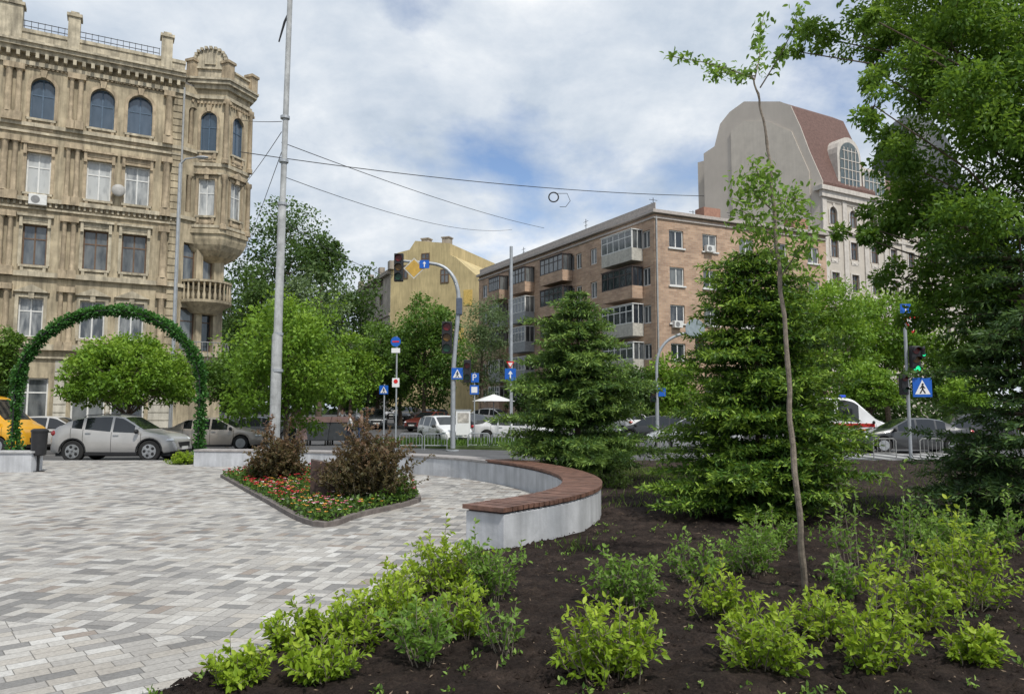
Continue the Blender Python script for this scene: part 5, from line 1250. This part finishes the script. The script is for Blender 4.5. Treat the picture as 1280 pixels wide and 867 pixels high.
# ------------------------------------------------ people
skinm=mat('skin',(.45,.28,.2),.6,.05)
def person(px_,Y,ang,label,top,bot,hair,step=.18,dress=False,arm=.15):
    t=empty('person',(XX(px_,Y),Y,max(H(Y),-.12)),R(ang),label,'person')
    def skin(name,verts,edges,rad,m,par,sub=2):
        me=bpy.data.meshes.new(name); me.from_pydata(verts,edges,[]); me.materials.append(m); o=bpy.data.objects.new(name,me); COL.objects.link(o); o.parent=par
        md=o.modifiers.new('s','SKIN'); md.use_smooth_shade=True; s=o.modifiers.new('d','SUBSURF'); s.levels=sub; s.render_levels=sub
        if len(me.skin_vertices):
            for i,r in enumerate(rad): me.skin_vertices[0].data[i].radius=r if hasattr(r,'__len__') else (r,r)
            me.skin_vertices[0].data[0].use_root=True
        return o
    s=step
    v=[(0,0,.95),(0,0,1.15),(0,0,1.38),(.01,0,1.5),(.02,0,1.6),(.02,0,1.70),
       (0,.09,.9),(s,.09,.5),(s*1.1,.09,.1),(s*1.1+.14,.09,.04),
       (0,-.09,.9),(-s*.6,-.09,.5),(-s*1.5,-.09,.12),(-s*1.5+.12,-.09,.04),
       (0,.18,1.38),(-arm*.6,.23,1.12),(arm*.4,.22,.88),(arm*.6,.22,.78),
       (0,-.18,1.38),(arm*.6,-.23,1.12),(arm*1.4,-.2,.9),(arm*1.7,-.19,.8)]
    e=[(0,1),(1,2),(2,3),(3,4),(4,5),(0,6),(6,7),(7,8),(8,9),(0,10),(10,11),(11,12),(12,13),(2,14),(14,15),(15,16),(16,17),(2,18),(18,19),(19,20),(20,21)]
    r=[(.14,.1),(.125,.09),(.15,.1),.055,(.085,.075),(.08,.07),.085,.06,.04,.035,.085,.06,.04,.035,.055,.042,.032,.035,.055,.042,.032,.035]
    skin('body',v,e,r,skinm,t)
    skin('shirt',[v[0],v[1],v[2],v[14],v[15],v[18],v[19]],[(0,1),(1,2),(2,3),(3,4),(2,5),(5,6)],[(.155,.115),(.14,.105),(.165,.115),.07,.056,.07,.056],top,t)
    if dress:
        mb=MB(); mb.tube([(0,0,1.05),(0,0,.85),(.02,0,.5)],[.15,.2,.27],16,False); mb.build('skirt',bot,t,True)
    else: skin('trousers',[v[0],v[6],v[7],v[8],v[10],v[11],v[12]],[(0,1),(1,2),(2,3),(0,4),(4,5),(5,6)],[(.155,.11),.1,.075,.055,.1,.075,.055],bot,t)
    mb=MB(); mb.ell((-.012,0,1.68),(.105,.095,.11),12,8); mb.build('hair',hair,t,True)
    for sx,sy in ((s*1.1+.05,.09),(-s*1.5+.04,-.09)):
        mb=MB(); mb.bx((sx,sy,.035),(.26,.09,.07)); mb.build('shoe',blkm,t,bevel=.02)
hairb=mat('hair_brown',(.06,.035,.02),.7); hairl=mat('hair_fair',(.3,.2,.1),.7)
c_w=mat('cloth_white',(.6,.6,.6),.8); c_d=mat('cloth_dark',(.03,.03,.04),.8); c_b=mat('cloth_blue',(.06,.1,.2),.8); c_t=mat('cloth_tan',(.35,.24,.17),.8); c_p=mat('cloth_pink',(.5,.33,.28),.8)
person(366,33,200,'person in dark brown clothes walking left by the maple trunk',mat('cloth_brown',(.14,.08,.05),.8),c_d,hairb)
person(377,32.5,10,'person in a pale pink dress standing right of the maple',c_p,c_p,hairl,.06,True)
person(438,36,190,'person in a white shirt and dark trousers near the waste containers',c_w,c_d,hairb)
person(452,36.5,5,'person in blue trousers and tan top farther right',c_t,c_b,hairl)
person(428,56,90,'distant person in white crossing up the street',c_w,c_b,hairb)

# ------------------------------------------------ wires
wm_=mat('cable_black',(.02,.02,.02),.6)
def wire(a,b,label,sag=.4,r=.016):
    a=Vector(a);b=Vector(b); t=empty('overhead_wire',a,0,label,'cable')
    mb=MB(); mb.tube([a.lerp(b,k/16)-a-Vector((0,0,sag*4*(k/16)*(1-k/16))) for k in range(17)],[r]*17,5); mb.build('cable',wm_,t); return t
wire(at(300,190,40.5),at(880,245,57),'long thick cable from the turret across the sky to the brick block',.5,.026)
wire(at(352,178,YP),at(680,285,60),'cable dropping right from the tall pole to the chimneys',.3,.016)
wire(at(352,220,YP),at(640,287,70),'lower cable from the tall pole to the far left of the brick block',.8,.014)
wire(at(352,165,YP),at(298,240,41),'short cable from the tall pole to the turret',.1,.014)
wire(at(298,150,41),at(352,152,YP),'short level cable between turret top and tall pole',.05,.014)
wire(at(352,190,YP),at(300,330,60),'steep cable from the tall pole down behind the turret',.1,.014)
wire(at(345,270,YP),at(500,345,60),'cable toward the yellow building',.5,.014)
c=at(692,240,48); t=empty('cable_coil',c,0,'small coil of cable hanging on the long thick cable','cable')
mb=MB(); mb.tube([(.32*math.cos(2*PI*k/20),0,-.35+.32*math.sin(2*PI*k/20)) for k in range(21)],[.045]*21,6,False); mb.build('coil',wm_,t,True)
mb=MB(); mb.tube([(.1,0,-.1),(.9,0,-.1),(1.1,0,-.6),(.8,0,-1.0),(.4,0,-1.0)],[.02]*5,5); mb.build('tail',wm_,t)
print('done',time.time()-T0)
